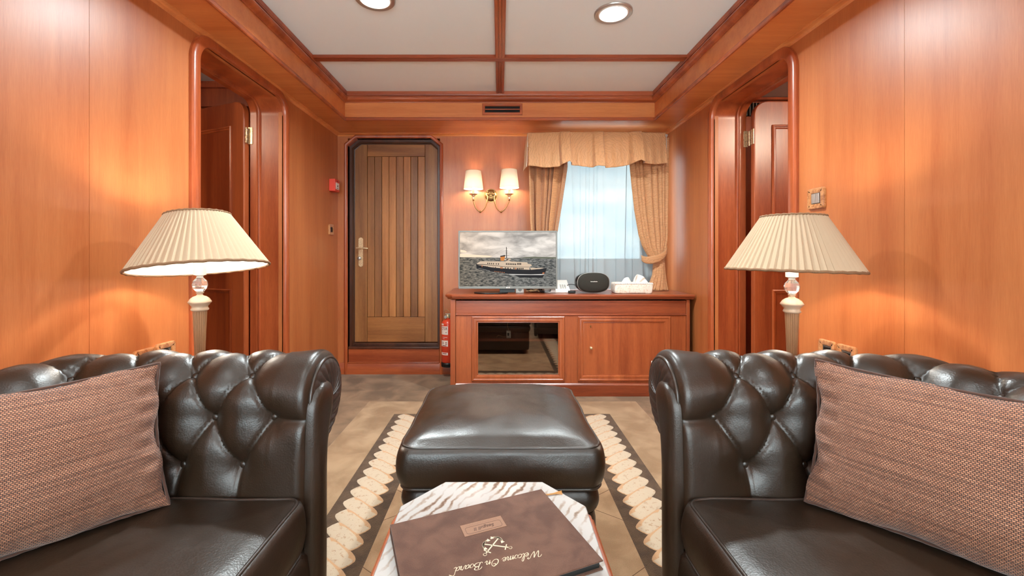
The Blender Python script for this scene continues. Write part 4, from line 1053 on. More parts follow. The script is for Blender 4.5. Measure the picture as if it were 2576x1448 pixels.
# ================================================================== TABLE LAMPS
def table_lamp(x, y, label, tlabel, tilt, r_bot=.228, dz=0):
    st_h = .50
    tb = thing('side_table', tlabel, 'table', (x, y, 0), 'round side tables')
    MB().lathe([(0, st_h-.025), (.17, st_h-.025), (.18, st_h-.018), (.178, st_h-.006), (.17, st_h), (0, st_h)], (x, y, 0), 40).build('tabletop', W_TRIM, tb, smooth=40)
    MB().lathe([(.09, 0), (.1, .01), (.06, .03), (.022, .08), (.03, .2), (.02, .34), (.03, .44), (.07, st_h-.025)], (x, y, 0), 24).build('pedestal', W_TRIM, tb, smooth=50)
    t = thing('table_lamp', label, 'lamp', (x, y, st_h), 'pleated table lamps')
    MB().lathe([(.085, 0), (.088, .006), (.082, .016), (.06, .022), (.05, .034), (.03, .042), (.026, .05)], (x, y, st_h), 40).build('foot', CREAM, t, smooth=50)
    fl = lambda r, h, a: .0016*abs(math.sin(a*10))**.6*0+.0018*max(0, math.cos(a*18))**2
    prof = [(.0150, .55), (.0165, .60), (.0180, .686), (.0205, .76), (.0230, .815), (.0238, .836)]
    MB().lathe(prof, (x, y, 0+dz), 144, flute=fl).build('fluted_column', IVORY, t, smooth=60)
    MB().lathe([(.0238, .834), (.029, .837), (.030, .842), (.027, .846), (.0265, .852), (.032, .858), (.034, .862), (.0385, .866), (.0385, .870), (.036, .874), (.031, .882), (.022, .889), (.012, .893), (.009, .897), (.012, .902), (.014, .905)], (x, y, dz), 40).build('capital', CREAM, t, smooth=50)
    rows = []
    for i in range(7):
        a = -PI/2+PI*i/6; rr_ = max(.008, .0265*math.cos(a)); rows.append((rr_, .934+.029*math.sin(a)))
    MB().lathe(rows, (x, y, dz), 12).build('crystal_ball', CRYSTAL, t, smooth=0)
    MB().lathe([(.012, .962), (.010, .966), (.014, .970), (.021, .972), (.0215, 1.0), (.02, 1.03), (.012, 1.06), (.012, 1.10)], (x, y, dz), 32).build('socket', WHITE, t, smooth=50)
    b = MB().lathe([(.010, 1.10), (.010, 1.122), (.0145, 1.132), (.017, 1.145), (.014, 1.157), (0, 1.163)], (x, y, dz), 24).build('bulb', BULB, t, smooth=60)
    # shade
    C = Vector((x, y, 1.10+dz)); Rm = Matrix.Translation(C) @ Matrix.Rotation(tilt[0], 4, 'X') @ Matrix.Rotation(tilt[1], 4, 'Y') @ Matrix.Translation(-C)
    zt0, zb0, rt, rb = 1.203+dz, .997+dz, .106, r_bot
    NP = 64; seg = NP*4
    rows = []
    for j in range(9):
        w_ = j/8; R0 = rt+(rb-rt)*w_; row = []
        for k in range(seg):
            a = 2*PI*k/seg; ph = (k % 4)
            rr_ = R0+(.0, .0032, .0040, -.0022)[ph]*(.4+.6*w_)
            row.append((x+rr_*math.cos(a), y+rr_*math.sin(a), zt0+(zb0-zt0)*w_))
        rows.append(row)
    o = MB().grid(rows, cv=True).xf(Rm).build('lamp_shade', SHADE, t, smooth=25, recalc=False)
    rows = [[(x+(rt-.006+(rb-rt)*w_)*math.cos(2*PI*k/64), y+(rt-.006+(rb-rt)*w_)*math.sin(2*PI*k/64), zt0+(zb0-zt0)*w_) for k in range(64)] for w_ in (0, .5, 1)]
    MB().grid(rows, cv=True).xf(Rm).build('shade_lining', SHADE_IN, o, smooth=60, recalc=False)
    for (rr_, zz, tr) in ((rt, zt0, .0042), (rb, zb0, .0052)):
        MB().tube([(x+rr_*math.cos(2*PI*k/80), y+rr_*math.sin(2*PI*k/80), zz+.0012*math.sin(k*2.2)) for k in range(80)], tr, 8, closed=True).xf(Rm).build('braid_trim', TRIMCORD, o, smooth=80)
    m = MB()
    for k in range(3): a = 2*PI*k/3+.4; m.tube([(x, y, 1.188+dz), (x+(rt-.004)*math.cos(a), y+(rt-.004)*math.sin(a), zt0-.002)], .0016, 6)
    m.lathe([(.004, 1.183), (.006, 1.19), (.004, 1.205), (.006, 1.212), (0, 1.218)], (x, y, dz), 12)
    m.xf(Rm).build('shade_spider', BRASS, o, smooth=60)
    return t
table_lamp(-1.154, 1.62, 'table lamp with pleated cream shade by the left wall, its white lining showing', 'round wooden side table under the lamp by the left wall', (math.radians(-4.5), math.radians(-7.0)))
table_lamp(1.122, 1.62, 'table lamp with pleated cream shade beside the burl light switch, right wall', 'round wooden side table under the lamp by the right wall', (math.radians(-.5), math.radians(1.8)), .224, -.008)

# ================================================================== WALL SCONCE
sc = thing('wall_sconce', 'brass twin arm wall light with two cream shades', 'wall lamp', (Xp(1235, YB), YB, Zp(494, YB)))
bx, bz = Xp(1235, YB), Zp(492, YB)
MB().lathe([(0, -.022), (.035, -.020), (.045, -.014), (.050, -.010), (.052, -.004), (.060, -.003), (.061, 0)], (bx, YB, bz), 40, axis='y').build('back_plate', BRASS, sc, smooth=40)
YS = YB-.09
m = MB(); m.box(bx-.012, bx+.012, YB-.05, YB-.018, bz-.012, bz+.018)
for s_ in (-1, 1): m.lathe([(.0, -.06), (.010, -.056), (.012, -.045), (.009, -.03), (.009, -.018)], (bx+s_*.026, YB, bz+.008), 14, axis='y')
m.tube([(bx-.03, YB-.045, bz+.006), (bx+.03, YB-.045, bz+.006)], .009, 12)
for s_ in (-1, 1): m.lathe([(.0, -.034), (.007, -.03), (.007, -.018)], (bx+s_*.028, YB, bz+.032), 12, axis='y')
m.build('arm_bracket', BRASS, sc, bevel=.001, smooth=50)
for s_, pxs, ytop, ybt in ((-1, 1191, 430, 475), (1, 1281, 427, 472)):
    sxx = Xp(pxs, YS); zt2, zb2 = Zp(ytop, YS), Zp(ybt, YS)
    z0 = Zp(502, YS)
    m = MB(); pts = smoothpts([Vector((bx+s_*.028, YB-.045, bz)), Vector((bx+s_*.031, YB-.06, bz-.05)), Vector((bx+s_*.052, YS+.01, bz-.118)), Vector((bx+s_*.090, YS, bz-.150)), Vector((bx+s_*.128, YS, bz-.118)), Vector((sxx, YS, bz-.06)), Vector((sxx, YS, z0))], 8)
    m.tube(pts, .0042, 10)
    m.lathe([(.0, -.010), (.009, -.006), (.011, 0), (.009, .006), (.0, .010)], (bx+s_*.090, YS, bz-.150), 14, axis='x')
    m.lathe([(.004, -.012), (.009, -.004), (.009, .002), (.004, .008)], (sxx, YS, z0), 16)
    arm = m.build('arm', BRASS, sc, smooth=60)
    MB().lathe([(.006, .006), (.013, .010), (.014, .018), (.011, .024), (.006, .026)], (sxx, YS, z0), 10).build('crystal_bead', CRYSTAL, arm, smooth=0)
    MB().lathe([(.006, .026), (.014, .029), (.016, .038), (.028, .043), (.036, .047), (.036, .050), (.012, .050)], (sxx, YS, z0), 28).build('drip_pan', BRASSL, arm, smooth=50)
    MB().lathe([(.0105, .05), (.0105, .088), (.006, .092)], (sxx, YS, z0), 16).build('candle_sleeve', CREAM, arm, smooth=40)
    MB().lathe([(.005, .09), (.012, .105), (.014, .12), (.010, .138), (0, .155)], (sxx, YS, z0), 16).build('bulb', BULB_S, arm, smooth=60)
    rt2, rb2 = .0655, .083
    rows = []
    for j in range(7):
        w_ = j/6; rows.append([(sxx+(rt2+(rb2-rt2)*w_+.0007*(k % 2))*math.cos(2*PI*k/120), YS+(rt2+(rb2-rt2)*w_+.0007*(k % 2))*math.sin(2*PI*k/120), zt2+(zb2-zt2)*w_) for k in range(120)])
    shd = MB().grid(rows, cv=True).build('lamp_shade', SHADE_S, sc, smooth=20, recalc=False)
    for (rr_, zz) in ((rt2, zt2), (rb2, zb2)):
        MB().tube([(sxx+rr_*math.cos(2*PI*k/60), YS+rr_*math.sin(2*PI*k/60), zz) for k in range(60)], .0017, 6, closed=True).build('rim_trim', TAN, shd, smooth=80)

# ================================================================== TV CABINET
YC0 = 3.118
cxp = lambda x: (x-VX)/F*YC0
czp = lambda y: CH+(VY-y)/F*YC0
g7x = lambda p: cxp(1100+p/3.62); g7z = lambda p: czp(700+p/3.62)
cab = thing('television_cabinet', 'low cherry cabinet under the television and window', 'cabinet', (.53, 3.4, 0))
x0, x1 = g7x(118), 1.425
ztop = .755
zb0, zf0, zf1 = g7z(955), g7z(325), g7z(203)
# carcass
m = MB(); m.box(x0+.01, x0+.03, YC0+.02, YB-.003, 0, ztop-.04); m.box(x1-.03, x1-.01, YC0+.02, YB-.003, 0, ztop-.04)
m.box(x0+.03, x1-.03, YB-.02, YB-.003, 0, ztop-.04); m.box(x0+.03, x1-.03, YC0+.03, YB-.02, .075, .095)
mid0, mid1 = g7x(1160), g7x(1283)
m.box(mid0+.02, mid0+.04, YC0+.03, YB-.02, .095, ztop-.05)
body = m.build('body', DARKIN, cab, smooth=0)
# face frame
m = MB(); Yf = YC0+.012
def fbox(a, b, z0, z1, mi=0, t=.02, y=None): m.box(a, b, (Yf if y is None else y), (Yf if y is None else y)+t, z0, z1, mi)
fbox(x0+.0, g7x(165), 0, zf1+.006, 0, .03, Yf-.004)
fbox(g7x(168), g7x(312), zb0, zf0-.012); fbox(mid0, mid1, zb0, zf0-.012); fbox(g7x(2127), g7x(2272), zb0, zf0-.012); fbox(g7x(2275), g7x(2305), 0, zf1+.006, 0, .03, Yf-.004)
fbox(g7x(312), mid0, zf0-.020, zf0-.012); fbox(mid1, g7x(2127), zf0-.020, zf0-.012); fbox(g7x(312), mid0, zb0, g7z(938)); fbox(mid1, g7x(2127), zb0, g7z(938))
m.build('face_frame', W_CAB, cab, bevel=.0015)
m = MB(); fbox(g7x(168), g7x(2272), zf0+.004, zf1, 0); m.build('frieze_panel', W_CABX, cab, bevel=.0015)
m = MB(); pr = [(-.012, .0), (.000, .0), (.006, .003), (.008, .007), (.004, .011), (.004, .014), (0, .017), (-.012, .017)]
m.prism([(g7x(168), Yf-q[0], zf0-.013+q[1]) for q in pr], (g7x(2272)-g7x(168), 0, 0)); m.build('rail_bead', W_CABX, cab, smooth=40)
m = MB(); m.box(g7x(165), x1-.002, YC0, YC0+.04, 0, g7z(975)); m.prism([(g7x(165), YC0+.03, g7z(975)), (g7x(165), YC0-.002, g7z(975)), (g7x(165), YC0+.002, g7z(966)), (g7x(165), YC0+.012, g7z(955)), (g7x(165), YC0+.03, g7z(955))], (x1-.002-g7x(165), 0, 0))
m.build('plinth', W_CABX, cab, bevel=.0015)
# top
m = MB(); tx0, tx1 = -.392, 1.435
pr = [(.015, .0), (.0, .0), (-.004, .006), (-.004, .012), (-.014, .014), (-.018, .022), (-.018, .030), (-.012, .036), (.05, .036), (.05, 0)]
rows = []
for (xx, yy, cut) in ((tx0, YB-.003, 'e'), (tx0, YC0-.0+.045, 'c'), (tx0+.045, YC0, 'c'), (tx1, YC0, 'e')):
    row = []
    for (o_, h_) in pr:
        if (xx, yy) == (tx0, YB-.003): row.append((xx+o_, yy, ztop-.036+h_))
        elif yy > YC0: row.append((xx+o_, yy+o_*.41, ztop-.036+h_))
        elif xx < tx1: row.append((xx+o_*.41, yy+o_, ztop-.036+h_))
        else: row.append((xx, yy+o_, ztop-.036+h_))
    rows.append(row)
m.grid(rows, cv=True)
L_ = len(pr); m.f.append(tuple((3)*L_+k for k in reversed(range(L_)))); m.m.append(0)
m.prism([(tx0+.03, YB-.003, ztop-.03), (tx0+.03, YC0+.06, ztop-.03), (tx0+.06, YC0+.03, ztop-.03), (tx1, YC0+.03, ztop-.03), (tx1, YB-.003, ztop-.03)], (0, 0, .0299))
m.build('cabinet_top', W_CABX, cab, smooth=40)
# doors
def cab_door(a, b, z0, z1, glass):
    y0 = Yf-.010
    mm_ = MB(); mm_ = sweep([(a, z0), (a, z1), (b, z1), (b, z0)], [(0, .02), (0, .002), (-.004, -.001), (-.012, -.001), (-.016, .003), (-.024, .001), (-.036, .004), (-.040, .010), (-.046, .009), (-.046, .02)], lambda u, v, d: (u, y0+d, v), closed=True)
    dr = mm_.build('door', W_CAB, cab, smooth=30)
    if glass:
        MB().box(a+.043, b-.043, y0+.012, y0+.016, z0+.043, z1-.043).build('glass_pane', CABGLASS, dr, smooth=0); dr['label'] = 'door with a smoked glass pane'
    else:
        MB().box(a+.042, b-.042, y0+.012, y0+.019, z0+.042, z1-.042).build('panel', W_CAB, dr, smooth=0); dr['label'] = 'solid wooden door'
    return dr
da, db_ = g7x(314), g7x(1160); dz0, dz1 = g7z(936), g7z(348)
cab_door(da, db_, dz0, dz1, True)
dr = cab_door(g7x(1283), g7x(2127), dz0, dz1, False)
kx, kz = cxp(1487), czp(875)
MB().lathe([(0, -.026), (.008, -.025), (.0115, -.019), (.010, -.012), (.006, -.006), (.009, 0)], (kx, Yf+.002, kz), 24, axis='y').build('knob', BRASSL, dr, smooth=60)
m = MB(); m.lathe([(0, -.004), (.004, -.0035), (.006, 0)], (kx, Yf+.002, czp(821)), 16, axis='y'); m.box(kx-.0015, kx+.0015, Yf-.012, Yf, czp(824), czp(818)); m.build('keyhole', BRASS, dr, smooth=40)
MB().box(x0+.03, mid0+.02, YC0+.10, YB-.02, g7z(598), g7z(572)).build('shelf', W_CABX, cab, bevel=.002)
# box socket and cable inside
sb = thing('junction_box', 'small grey socket box on the shelf behind the cabinet glass', 'socket', tuple(px(1280, 850, 3.24)))
c_ = px(1281, 841, 3.25); m = MB(); m.box(c_.x-.022, c_.x+.012, 3.235, 3.275, g7z(572), g7z(572)+.055); m.build('housing', WHITE, sb, bevel=.002)
m = MB(); m.box(c_.x-.015, c_.x-.001, 3.233, 3.236, g7z(572)+.018, g7z(572)+.040); m.build('port', BLACK, sb)
m = MB(); m.tube(smoothpts([(c_.x-.02, 3.24, g7z(572)+.01), (c_.x-.05, 3.235, g7z(572)+.012), (c_.x-.08, 3.24, g7z(572)+.022), (c_.x-.10, 3.25, g7z(572)+.004)], 6), .002, 6)
m.tube(smoothpts([(c_.x, 3.25, g7z(572)+.05), (c_.x-.012, 3.25, g7z(572)+.09), (c_.x-.01, 3.27, zf0-.03)], 6), .002, 6); m.build('cable', TAN, sb, smooth=60)
# pale plate beside the right sofa arm
pp = MB(); c0 = px(1638, 936, YC0-.006); c1 = px(1660, 907, YC0-.006); pp.box(c0.x, c1.x, YC0-.012, YC0-.003, c0.z, c1.z)
wp_ = thing('wall_plate', 'pale grey plate on the cabinet door behind the right sofa arm', 'plate', (c0.x, YC0-.008, c0.z)); pp.build('rim', WHITE, wp_, bevel=.002)
MB().box(c0.x+.008, c1.x-.008, YC0-.013, YC0-.0115, c0.z+.010, c1.z-.010).build('insert', plain('green_grey', srgb(150, 178, 160), .5), wp_)

# ================================================================== TELEVISION
YT = 3.19
tvx0, tvx1 = Xp(1153, YT), Xp(1402, YT); tz1, tz0 = Zp(580, YT), Zp(726, YT)
tv = thing('television', 'flat screen television showing a ship at sea, on the cabinet', 'television', (.06, YT+.05, ztop))
m = MB(); m.box(tvx0+.002, tvx1-.002, YT+.004, YT+.032, tz0+.002, tz1-.002); m.build('back_shell', BLACK, tv, bevel=.006)
sweep([(tvx0, tz0), (tvx0, tz1), (tvx1, tz1), (tvx1, tz0)], [(0, .02), (0, -.001), (-.002, -.004), (-.009, -.004), (-.011, .000), (-.011, .02)], lambda u, v, d: (u, YT+d, v), closed=True).build('bezel', GREY, tv, smooth=30)
m = MB(); m.box(tvx0+.001, tvx1-.001, YT-.005, YT+.01, tz0, tz0+.018); bz_ = m.build('lower_bezel', GREY, tv, bevel=.002)
# picture
def screenmat(name, c1, c2, sc, stretch, dist=0, c3=None, es=.36, pos=(.35, .65)):
    m_, n, l, b = newmat(name); b.inputs['Base Color'].default_value = (.01, .01, .01, 1); b.inputs['Roughness'].default_value = .4; b.inputs['Specular IOR Level'].default_value = .05
    t = n.new('ShaderNodeTexCoord'); M = n.new('ShaderNodeMapping'); M.inputs['Scale'].default_value = stretch; z = n.new('ShaderNodeTexNoise'); z.inputs['Scale'].default_value = sc; z.inputs['Detail'].default_value = 6; z.inputs['Distortion'].default_value = dist
    l.new(t.outputs['Object'], M.inputs[0]); l.new(M.outputs[0], z.inputs['Vector'])
    r = n.new('ShaderNodeValToRGB'); e = r.color_ramp.elements; e[0].position = pos[0]; e[0].color = c1; e[1].position = pos[1]; e[1].color = c2
    l.new(z.outputs['Fac'], r.inputs[0])
    sx_ = n.new('ShaderNodeSeparateXYZ'); l.new(t.outputs['Object'], sx_.inputs[0])
    mr = n.new('ShaderNodeMapRange'); mr.inputs[1].default_value = -.38; mr.inputs[2].default_value = .10; mr.inputs[3].default_value = 1; mr.inputs[4].default_value = 0; l.new(sx_.outputs[0], mr.inputs[0])
    mx = n.new('ShaderNodeMix'); mx.data_type = 'RGBA'; mx.blend_type = 'MULTIPLY'; l.new(mr.outputs[0], mx.inputs[0]); l.new(r.outputs[0], mx.inputs[6]); mx.inputs[7].default_value = c3 or (1, 1, 1, 1)
    l.new(mx.outputs[2], b.inputs['Emission Color']); b.inputs['Emission Strength'].default_value = es; return m_
def sc_(x, y):
    u = (x-118)/(1985-118); v_ = (y-188)/(1222-188); return Vector((tvx0+.010+u*(tvx1-tvx0-.020), YT+.0, tz1-.011-v_*(tz1-tz0-.029)))
SKY = screenmat('screen_sky', srgb(158, 152, 146), srgb(240, 232, 222), 7, (1, 1, 2.4), .4, (1, .86, .74, 1))
SEA = screenmat('screen_sea', srgb(46, 50, 50), srgb(150, 148, 142), 38, (1, 1, 3.2), .6, (1, .84, .68, 1), pos=(.38, .68))
def emi(name, r, g, b): return plain(name, (0.01, .01, .01, 1), .4, spec=.05, emit=srgb(r, g, b), es=.36)
PM = [SKY, SEA, emi('screen_hull', 24, 22, 26), emi('screen_cream', 208, 184, 158), emi('screen_window', 52, 42, 38), emi('screen_orange', 206, 126, 56), emi('screen_land', 104, 106, 90), emi('screen_foam', 216, 212, 206), emi('screen_rust', 170, 104, 66), emi('screen_glow', 250, 222, 190)]
m = MB()
def pc(pts, mi, k): m.poly([sc_(*p)-Vector((0, .0001*k, 0)) for p in pts], mi)
pc([(118, 188), (1985, 188), (1985, 692), (118, 665)], 0, 0); pc([(118, 665), (1985, 692), (1985, 1222), (118, 1222)], 1, 0)
pc([(125, 600), (400, 618), (760, 640), (700, 668), (125, 664)], 9, .5); pc([(130, 520), (215, 535), (260, 560), (240, 580), (130, 570)], 9, .5)
pc([(1270, 682), (1400, 662), (1560, 654), (1700, 660), (1985, 664), (1985, 692), (1600, 690)], 6, 1)
pc([(433, 790), (470, 812), (760, 860), (1150, 893), (1480, 905), (1700, 890), (1808, 868), (1770, 985), (1500, 993), (1080, 985), (800, 945), (560, 915), (450, 882)], 2, 2)
pc([(445, 790), (520, 742), (900, 745), (1000, 745), (1060, 720), (1110, 745), (1430, 765), (1440, 790), (1500, 800), (1520, 825), (1470, 850), (1470, 905), (1150, 893), (760, 862), (470, 812)], 3, 3)
pc([(1480, 862), (1600, 872), (1760, 868), (1690, 886), (1500, 905)], 3, 3)
pc([(445, 800), (560, 795), (1000, 842), (1470, 850), (1465, 856), (1000, 850), (560, 806), (460, 812)], 4, 4)
for (a, b, w_, h_) in [(655, 770, 18, 28), (690, 772, 18, 28), (728, 774, 18, 28), (766, 776, 18, 28), (818, 780, 18, 26), (860, 782, 20, 26)]+[(1014+k*35, 780+k*1.2, 24, 28) for k in range(6)]+[(1234+k*28, 775, 20, 36) for k in range(3)]+[(582, 826, 12, 26), (612, 830, 12, 26), (645, 834, 14, 26), (803, 850, 16, 34), (996, 858, 18, 22), (1044, 860, 22, 26), (1156, 864, 26, 24)]+[(1224+k*36, 868, 24, 28) for k in range(4)]+[(762, 846, 8, 34), (1096, 868, 16, 30)]:
    pc([(a, b), (a+w_, b+1), (a+w_, b+h_), (a, b+h_)], 4, 5)
for (a, b, w_, h_) in [(545, 815, 14, 40), (905, 850, 26, 34), (935, 852, 18, 34), (1190, 864, 22, 36)]: pc([(a, b), (a+w_, b+1), (a+w_, b+h_), (a, b+h_)], 8, 5)
pc([(905, 645), (1000, 640), (990, 690), (972, 735), (912, 730)], 5, 5); pc([(903, 640), (1002, 622), (1000, 650), (905, 660)], 4, 6)
pc([(1018, 470), (1030, 470), (1036, 680), (1020, 680)], 4, 6)
for yy, ww in ((500, 12), (544, 26), (582, 22), (628, 52)): pc([(1026-ww, yy), (1030+ww, yy), (1030+ww, yy+5), (1026-ww, yy+5)], 4, 6)
for (a, b) in (((1015, 480), (700, 665)), ((1060, 480), (1380, 640)), ((1508, 680), (1515, 800)), ((665, 690), (670, 745)), ((450, 745), (455, 800))): pc([a, (a[0]+3, a[1]), (b[0]+3, b[1]), b], 4, 6)
pc([(980, 700), (1100, 690), (1110, 716), (985, 722)], 3, 5); pc([(1020, 705), (1060, 700), (1060, 720), (1020, 722)], 4, 6)
for k in range(10): a = 490+k*22; pc([(a, 874+k*5), (a+10, 876+k*5), (a+10, 884+k*5), (a, 882+k*5)], 7, 5)
for k in range(6): a = 790+k*36; pc([(a, 930+k*4), (a+24, 932+k*4), (a+24, 942+k*4), (a, 940+k*4)], 8, 5)
pc([(1725, 955), (1765, 955), (1755, 985), (1718, 985)], 8, 5); pc([(1060, 985), (1500, 993), (1770, 985), (1700, 1005), (1300, 1004), (1100, 1000)], 7, 1)
pc([(1180, 1005), (1760, 1005), (1720, 1060), (1300, 1050)], 2, .8)
scr = m.build('screen', PM, tv, smooth=0, recalc=False)
m = MB(); lx_ = (tvx0+tvx1)/2; lz_ = tz0+.0095; m.lathe([(0, -.0062), (.0052, -.006), (.0052, -.004)], (lx_-.007, YT, lz_), 20, axis='y')
tvv, tff = text_mesh('LG', .0125, .0002, 'LEFT', .0003); m.add([(lx_+.001+q.x, YT-.0056-q.z, lz_+q.y) for q in tvv], tff)
m.build('maker_logo', WHITE, bz_, smooth=0)
m = MB(); a0, a1 = Xp(1257, YT), Xp(1296, YT); m.box(a0, a1, YT+.01, YT+.04, ztop+.008, tz0+.03); m.box(a0+.004, a1-.004, YT-.002, YT, tz0-.004, tz0-.001); m.build('stand_neck', BLACK, tv, bevel=.003)
m = MB(); m.prism([(Xp(1205, YT)+.06+.13*math.cos(a)*1.0+.03, YT+.03+.085*math.sin(a), ztop+.0005) for a in [2*PI*k/40 for k in range(40)]], (0, 0, .009)); m.build('stand_base', BLACK, tv, bevel=.003)

# ------------------------------------------------------------------ things on the cabinet top
YS2 = 3.20
sp = thing('wireless_speaker', 'black oval speaker with a silver rim on the cabinet', 'speaker', (Xp(1492, YS2), YS2+.04, ztop))
scx_, scz_ = Xp(1493, YS2), ztop+.0815; hw_, hh_ = .124, .078
def sup(a, W_, H_, e=.78): ca, sa = math.cos(a), math.sin(a); return math.copysign(abs(ca)**e, ca)*W_, math.copysign(abs(sa)**e, sa)*H_
def sp_rows(lst):
    rows = []
    for (k, y, dx) in lst: rows.append([(scx_+dx+sup(2*PI*i/64, hw_*k, hh_*k+(k-1)*.0)[0], YS2+y, scz_+sup(2*PI*i/64, hw_*k, hh_*k)[1]) for i in range(64)])
    return rows
m = MB(); m.grid(sp_rows([(.02, -.018, 0), (.4, -.017, 0), (.75, -.013, 0), (.9, -.006, 0), (.955, .003, 0)]), cv=True); m.build('front_grille', DGREY, sp, smooth=60)
m = MB(); m.grid(sp_rows([(.95, .002, 0), (.965, -.002, 0), (.985, -.001, 0), (.99, .006, 0), (.96, .012, -.002)]), cv=True); m.build('rim', CHROME, sp, smooth=60)
m = MB(); m.grid(sp_rows([(.96, .010, -.002), (.985, .03, -.008), (.93, .06, -.016), (.78, .085, -.022), (.4, .10, -.024), (.02, .102, -.024)]), cv=True); m.build('rear_shell', BLACK, sp, smooth=60)
tvv, tff = text_mesh('harman/kardon', .0085, .0002, 'CENTER', .0003); m = MB(); m.add([(scx_+q.x, YS2-.0186-q.z, scz_+.010+q.y) for q in tvv], tff); m.build('maker_logo', WHITE, sp, smooth=0)

YX = 3.19
tb_ = thing('tissue_box', 'cream lace covered tissue box in front of the right curtain', 'tissue box', (Xp(1595, YX), YX+.05, ztop))
LACE = carpet('lace_cover', srgb(214, 176, 146), srgb(246, 232, 216), 90, 500, 1.0, (.3, .45))
mm, rows = cushion_mb(.283, .13, .078, .012, .004, (Xp(1595, YX), YX+.065, ztop+.001), bulge=.003, edge=.006, seed=5, wr=.006); mm.build('cover', LACE, tb_, smooth=60)
m = MB()
for (zz, off) in ((.070, .004), (.076, .0)):
    for k in range(56):
        x = Xp(1595, YX)-.140+k*.0051; m.lathe([(0, -.005), (.004, -.003), (.005, 0), (.003, .004), (0, .005)], (x, YX-.001+off, ztop+zz+.002*math.sin(k*1.9)), 6)
m.build('lace_edging', plain('lace_white', srgb(246, 240, 230), .9), tb_, smooth=60)
TISS = fabric_shade('tissue_paper', (.93, .93, .92, 1), .3)
for (pts, nm) in ((( (1562, 715), (1567, 703), (1580, 697), (1588, 712), (1598, 718)), 0), (((1585, 718), (1592, 706), (1600, 690), (1617, 695), (1626, 706), (1632, 718)), 1)):
    P = []
    c_ = px(1594, 722, YX+.06)
    top = smoothpts([px(a, b, YX+.05) for a, b in pts], 6)
    for j in range(10):
        w_ = j/9; P.append([c_.lerp(p, w_)+Vector((0, .014*math.sin(i*.9+nm)*w_*(1-w_*.5)-.012*nm*w_, 0)) for i, p in enumerate(top)])
    sheet('tissue', P, TISS, tb_, .0006)

YP = 3.338
ph = thing('desk_telephone', 'white desk telephone behind the right edge of the television', 'telephone', (Xp(1402, YP), YP, ztop))
xa, xb = Xp(1366, YP), Xp(1429, YP)
m = MB(); pr = [(YP-.10, 0), (YP+.08, 0), (YP+.08, .085), (YP+.055, .090), (YP-.10, .022)]
m.prism([(xa, a, ztop+.0008+b) for a, b in pr], (xb-xa, 0, 0)); bs = m.build('base', WHITE, ph, bevel=.004)
kp = MB(); dv_ = Vector((0, .155, .068)).normalized(); nv_ = Vector((0, -.068, .155)).normalized()
for i in range(3):
    for j in range(4):
        c_ = Vector((Xp(1408, YP)+i*.017, YP-.085, ztop+.030))+dv_*(.012+j*.017)
        vs = []
        for (a, b) in ((-.0055, -.004), (.0055, -.004), (.0055, .004), (-.0055, .004)): vs.append(c_+Vector((a, 0, 0))+dv_*b)
        kp.prism(vs, nv_*.003)
kp.build('keypad', plain('key_grey', srgb(176, 172, 164), .5), bs)
m = MB(); hx = Xp(1382, YP)
m.tube(smoothpts([(hx, YP-.09, ztop+.040), (hx, YP-.07, ztop+.06), (hx, YP, ztop+.092), (hx, YP+.05, ztop+.118), (hx, YP+.075, ztop+.112)], 5), lambda t: .014+.006*abs(2*t-1)**2, 12)
m.build('handset', WHITE, ph, smooth=60)
m = MB(); cpts = [Vector((hx, YP-.10, ztop+.02)), Vector((Xp(1368, 3.25), 3.24, ztop+.010)), Vector((Xp(1352, 3.25), 3.26, ztop+.018)), Vector((Xp(1340, 3.25), 3.28, ztop+.012)), Vector((Xp(1330, 3.25), 3.25, ztop+.016))]
cc = smoothpts(cpts, 40); coil = [p+Vector((.0, .008*math.cos(i*.95), .008*math.sin(i*.95))) for i, p in enumerate(cc)]
m.tube(coil, .0022, 6); m.build('coiled_cord', BLACK, ph, smooth=60)

sk = thing('socket_block', 'white socket block behind the television stand', 'socket', (Xp(1307, 3.24), 3.25, ztop))
m = MB(); m.box(Xp(1297, 3.24), Xp(1318, 3.24), 3.235, 3.26, ztop+.001, ztop+.052); m.build('housing', WHITE, sk, bevel=.003)
m = MB(); m.lathe([(0, -.001), (.014, -.001), (.014, .002)], (Xp(1308, 3.24), 3.234, ztop+.026), 20, axis='y'); m.build('socket_face', GREY, sk)
cb = thing('cable_bundle', 'tangle of tan and black cables on the cabinet behind the television', 'cable', (Xp(1340, 3.26), 3.26, ztop))
m = MB()
for k in range(4):
    pts = [Vector((Xp(1322, 3.25)+.11*((i*.37+k*.21) % 1), 3.27+.03*math.sin(i*2.1+k), ztop+.012+.016*(1+math.sin(i*1.7+k*2))*.7)) for i in range(7)]
    m.tube(smoothpts(pts, 8), .0055 if k < 2 else .0028, 8, mi=0 if k < 2 else 1)
m.build('cable_loops', [TAN, BLACK], cb, smooth=60)
pb = thing('power_adapter', 'small black power adapter lying between telephone and speaker', 'adapter', (Xp(1437, 3.22), 3.23, ztop))
m = MB(); m.box(Xp(1429, 3.22), Xp(1447, 3.22), 3.20, 3.23, ztop+.001, ztop+.020); m.build('housing', BLACK, pb, bevel=.004)
m = MB(); m.tube(smoothpts([(Xp(1428, 3.26), 3.29, ztop+.055), (Xp(1436, 3.26), 3.28, ztop+.063), (Xp(1446, 3.26), 3.27, ztop+.06), (Xp(1453, 3.26), 3.27, ztop+.045), (Xp(1458, 3.26), 3.29, ztop+.03)], 6), .0028, 8)
m.build('cable', BLACK, pb, smooth=60)

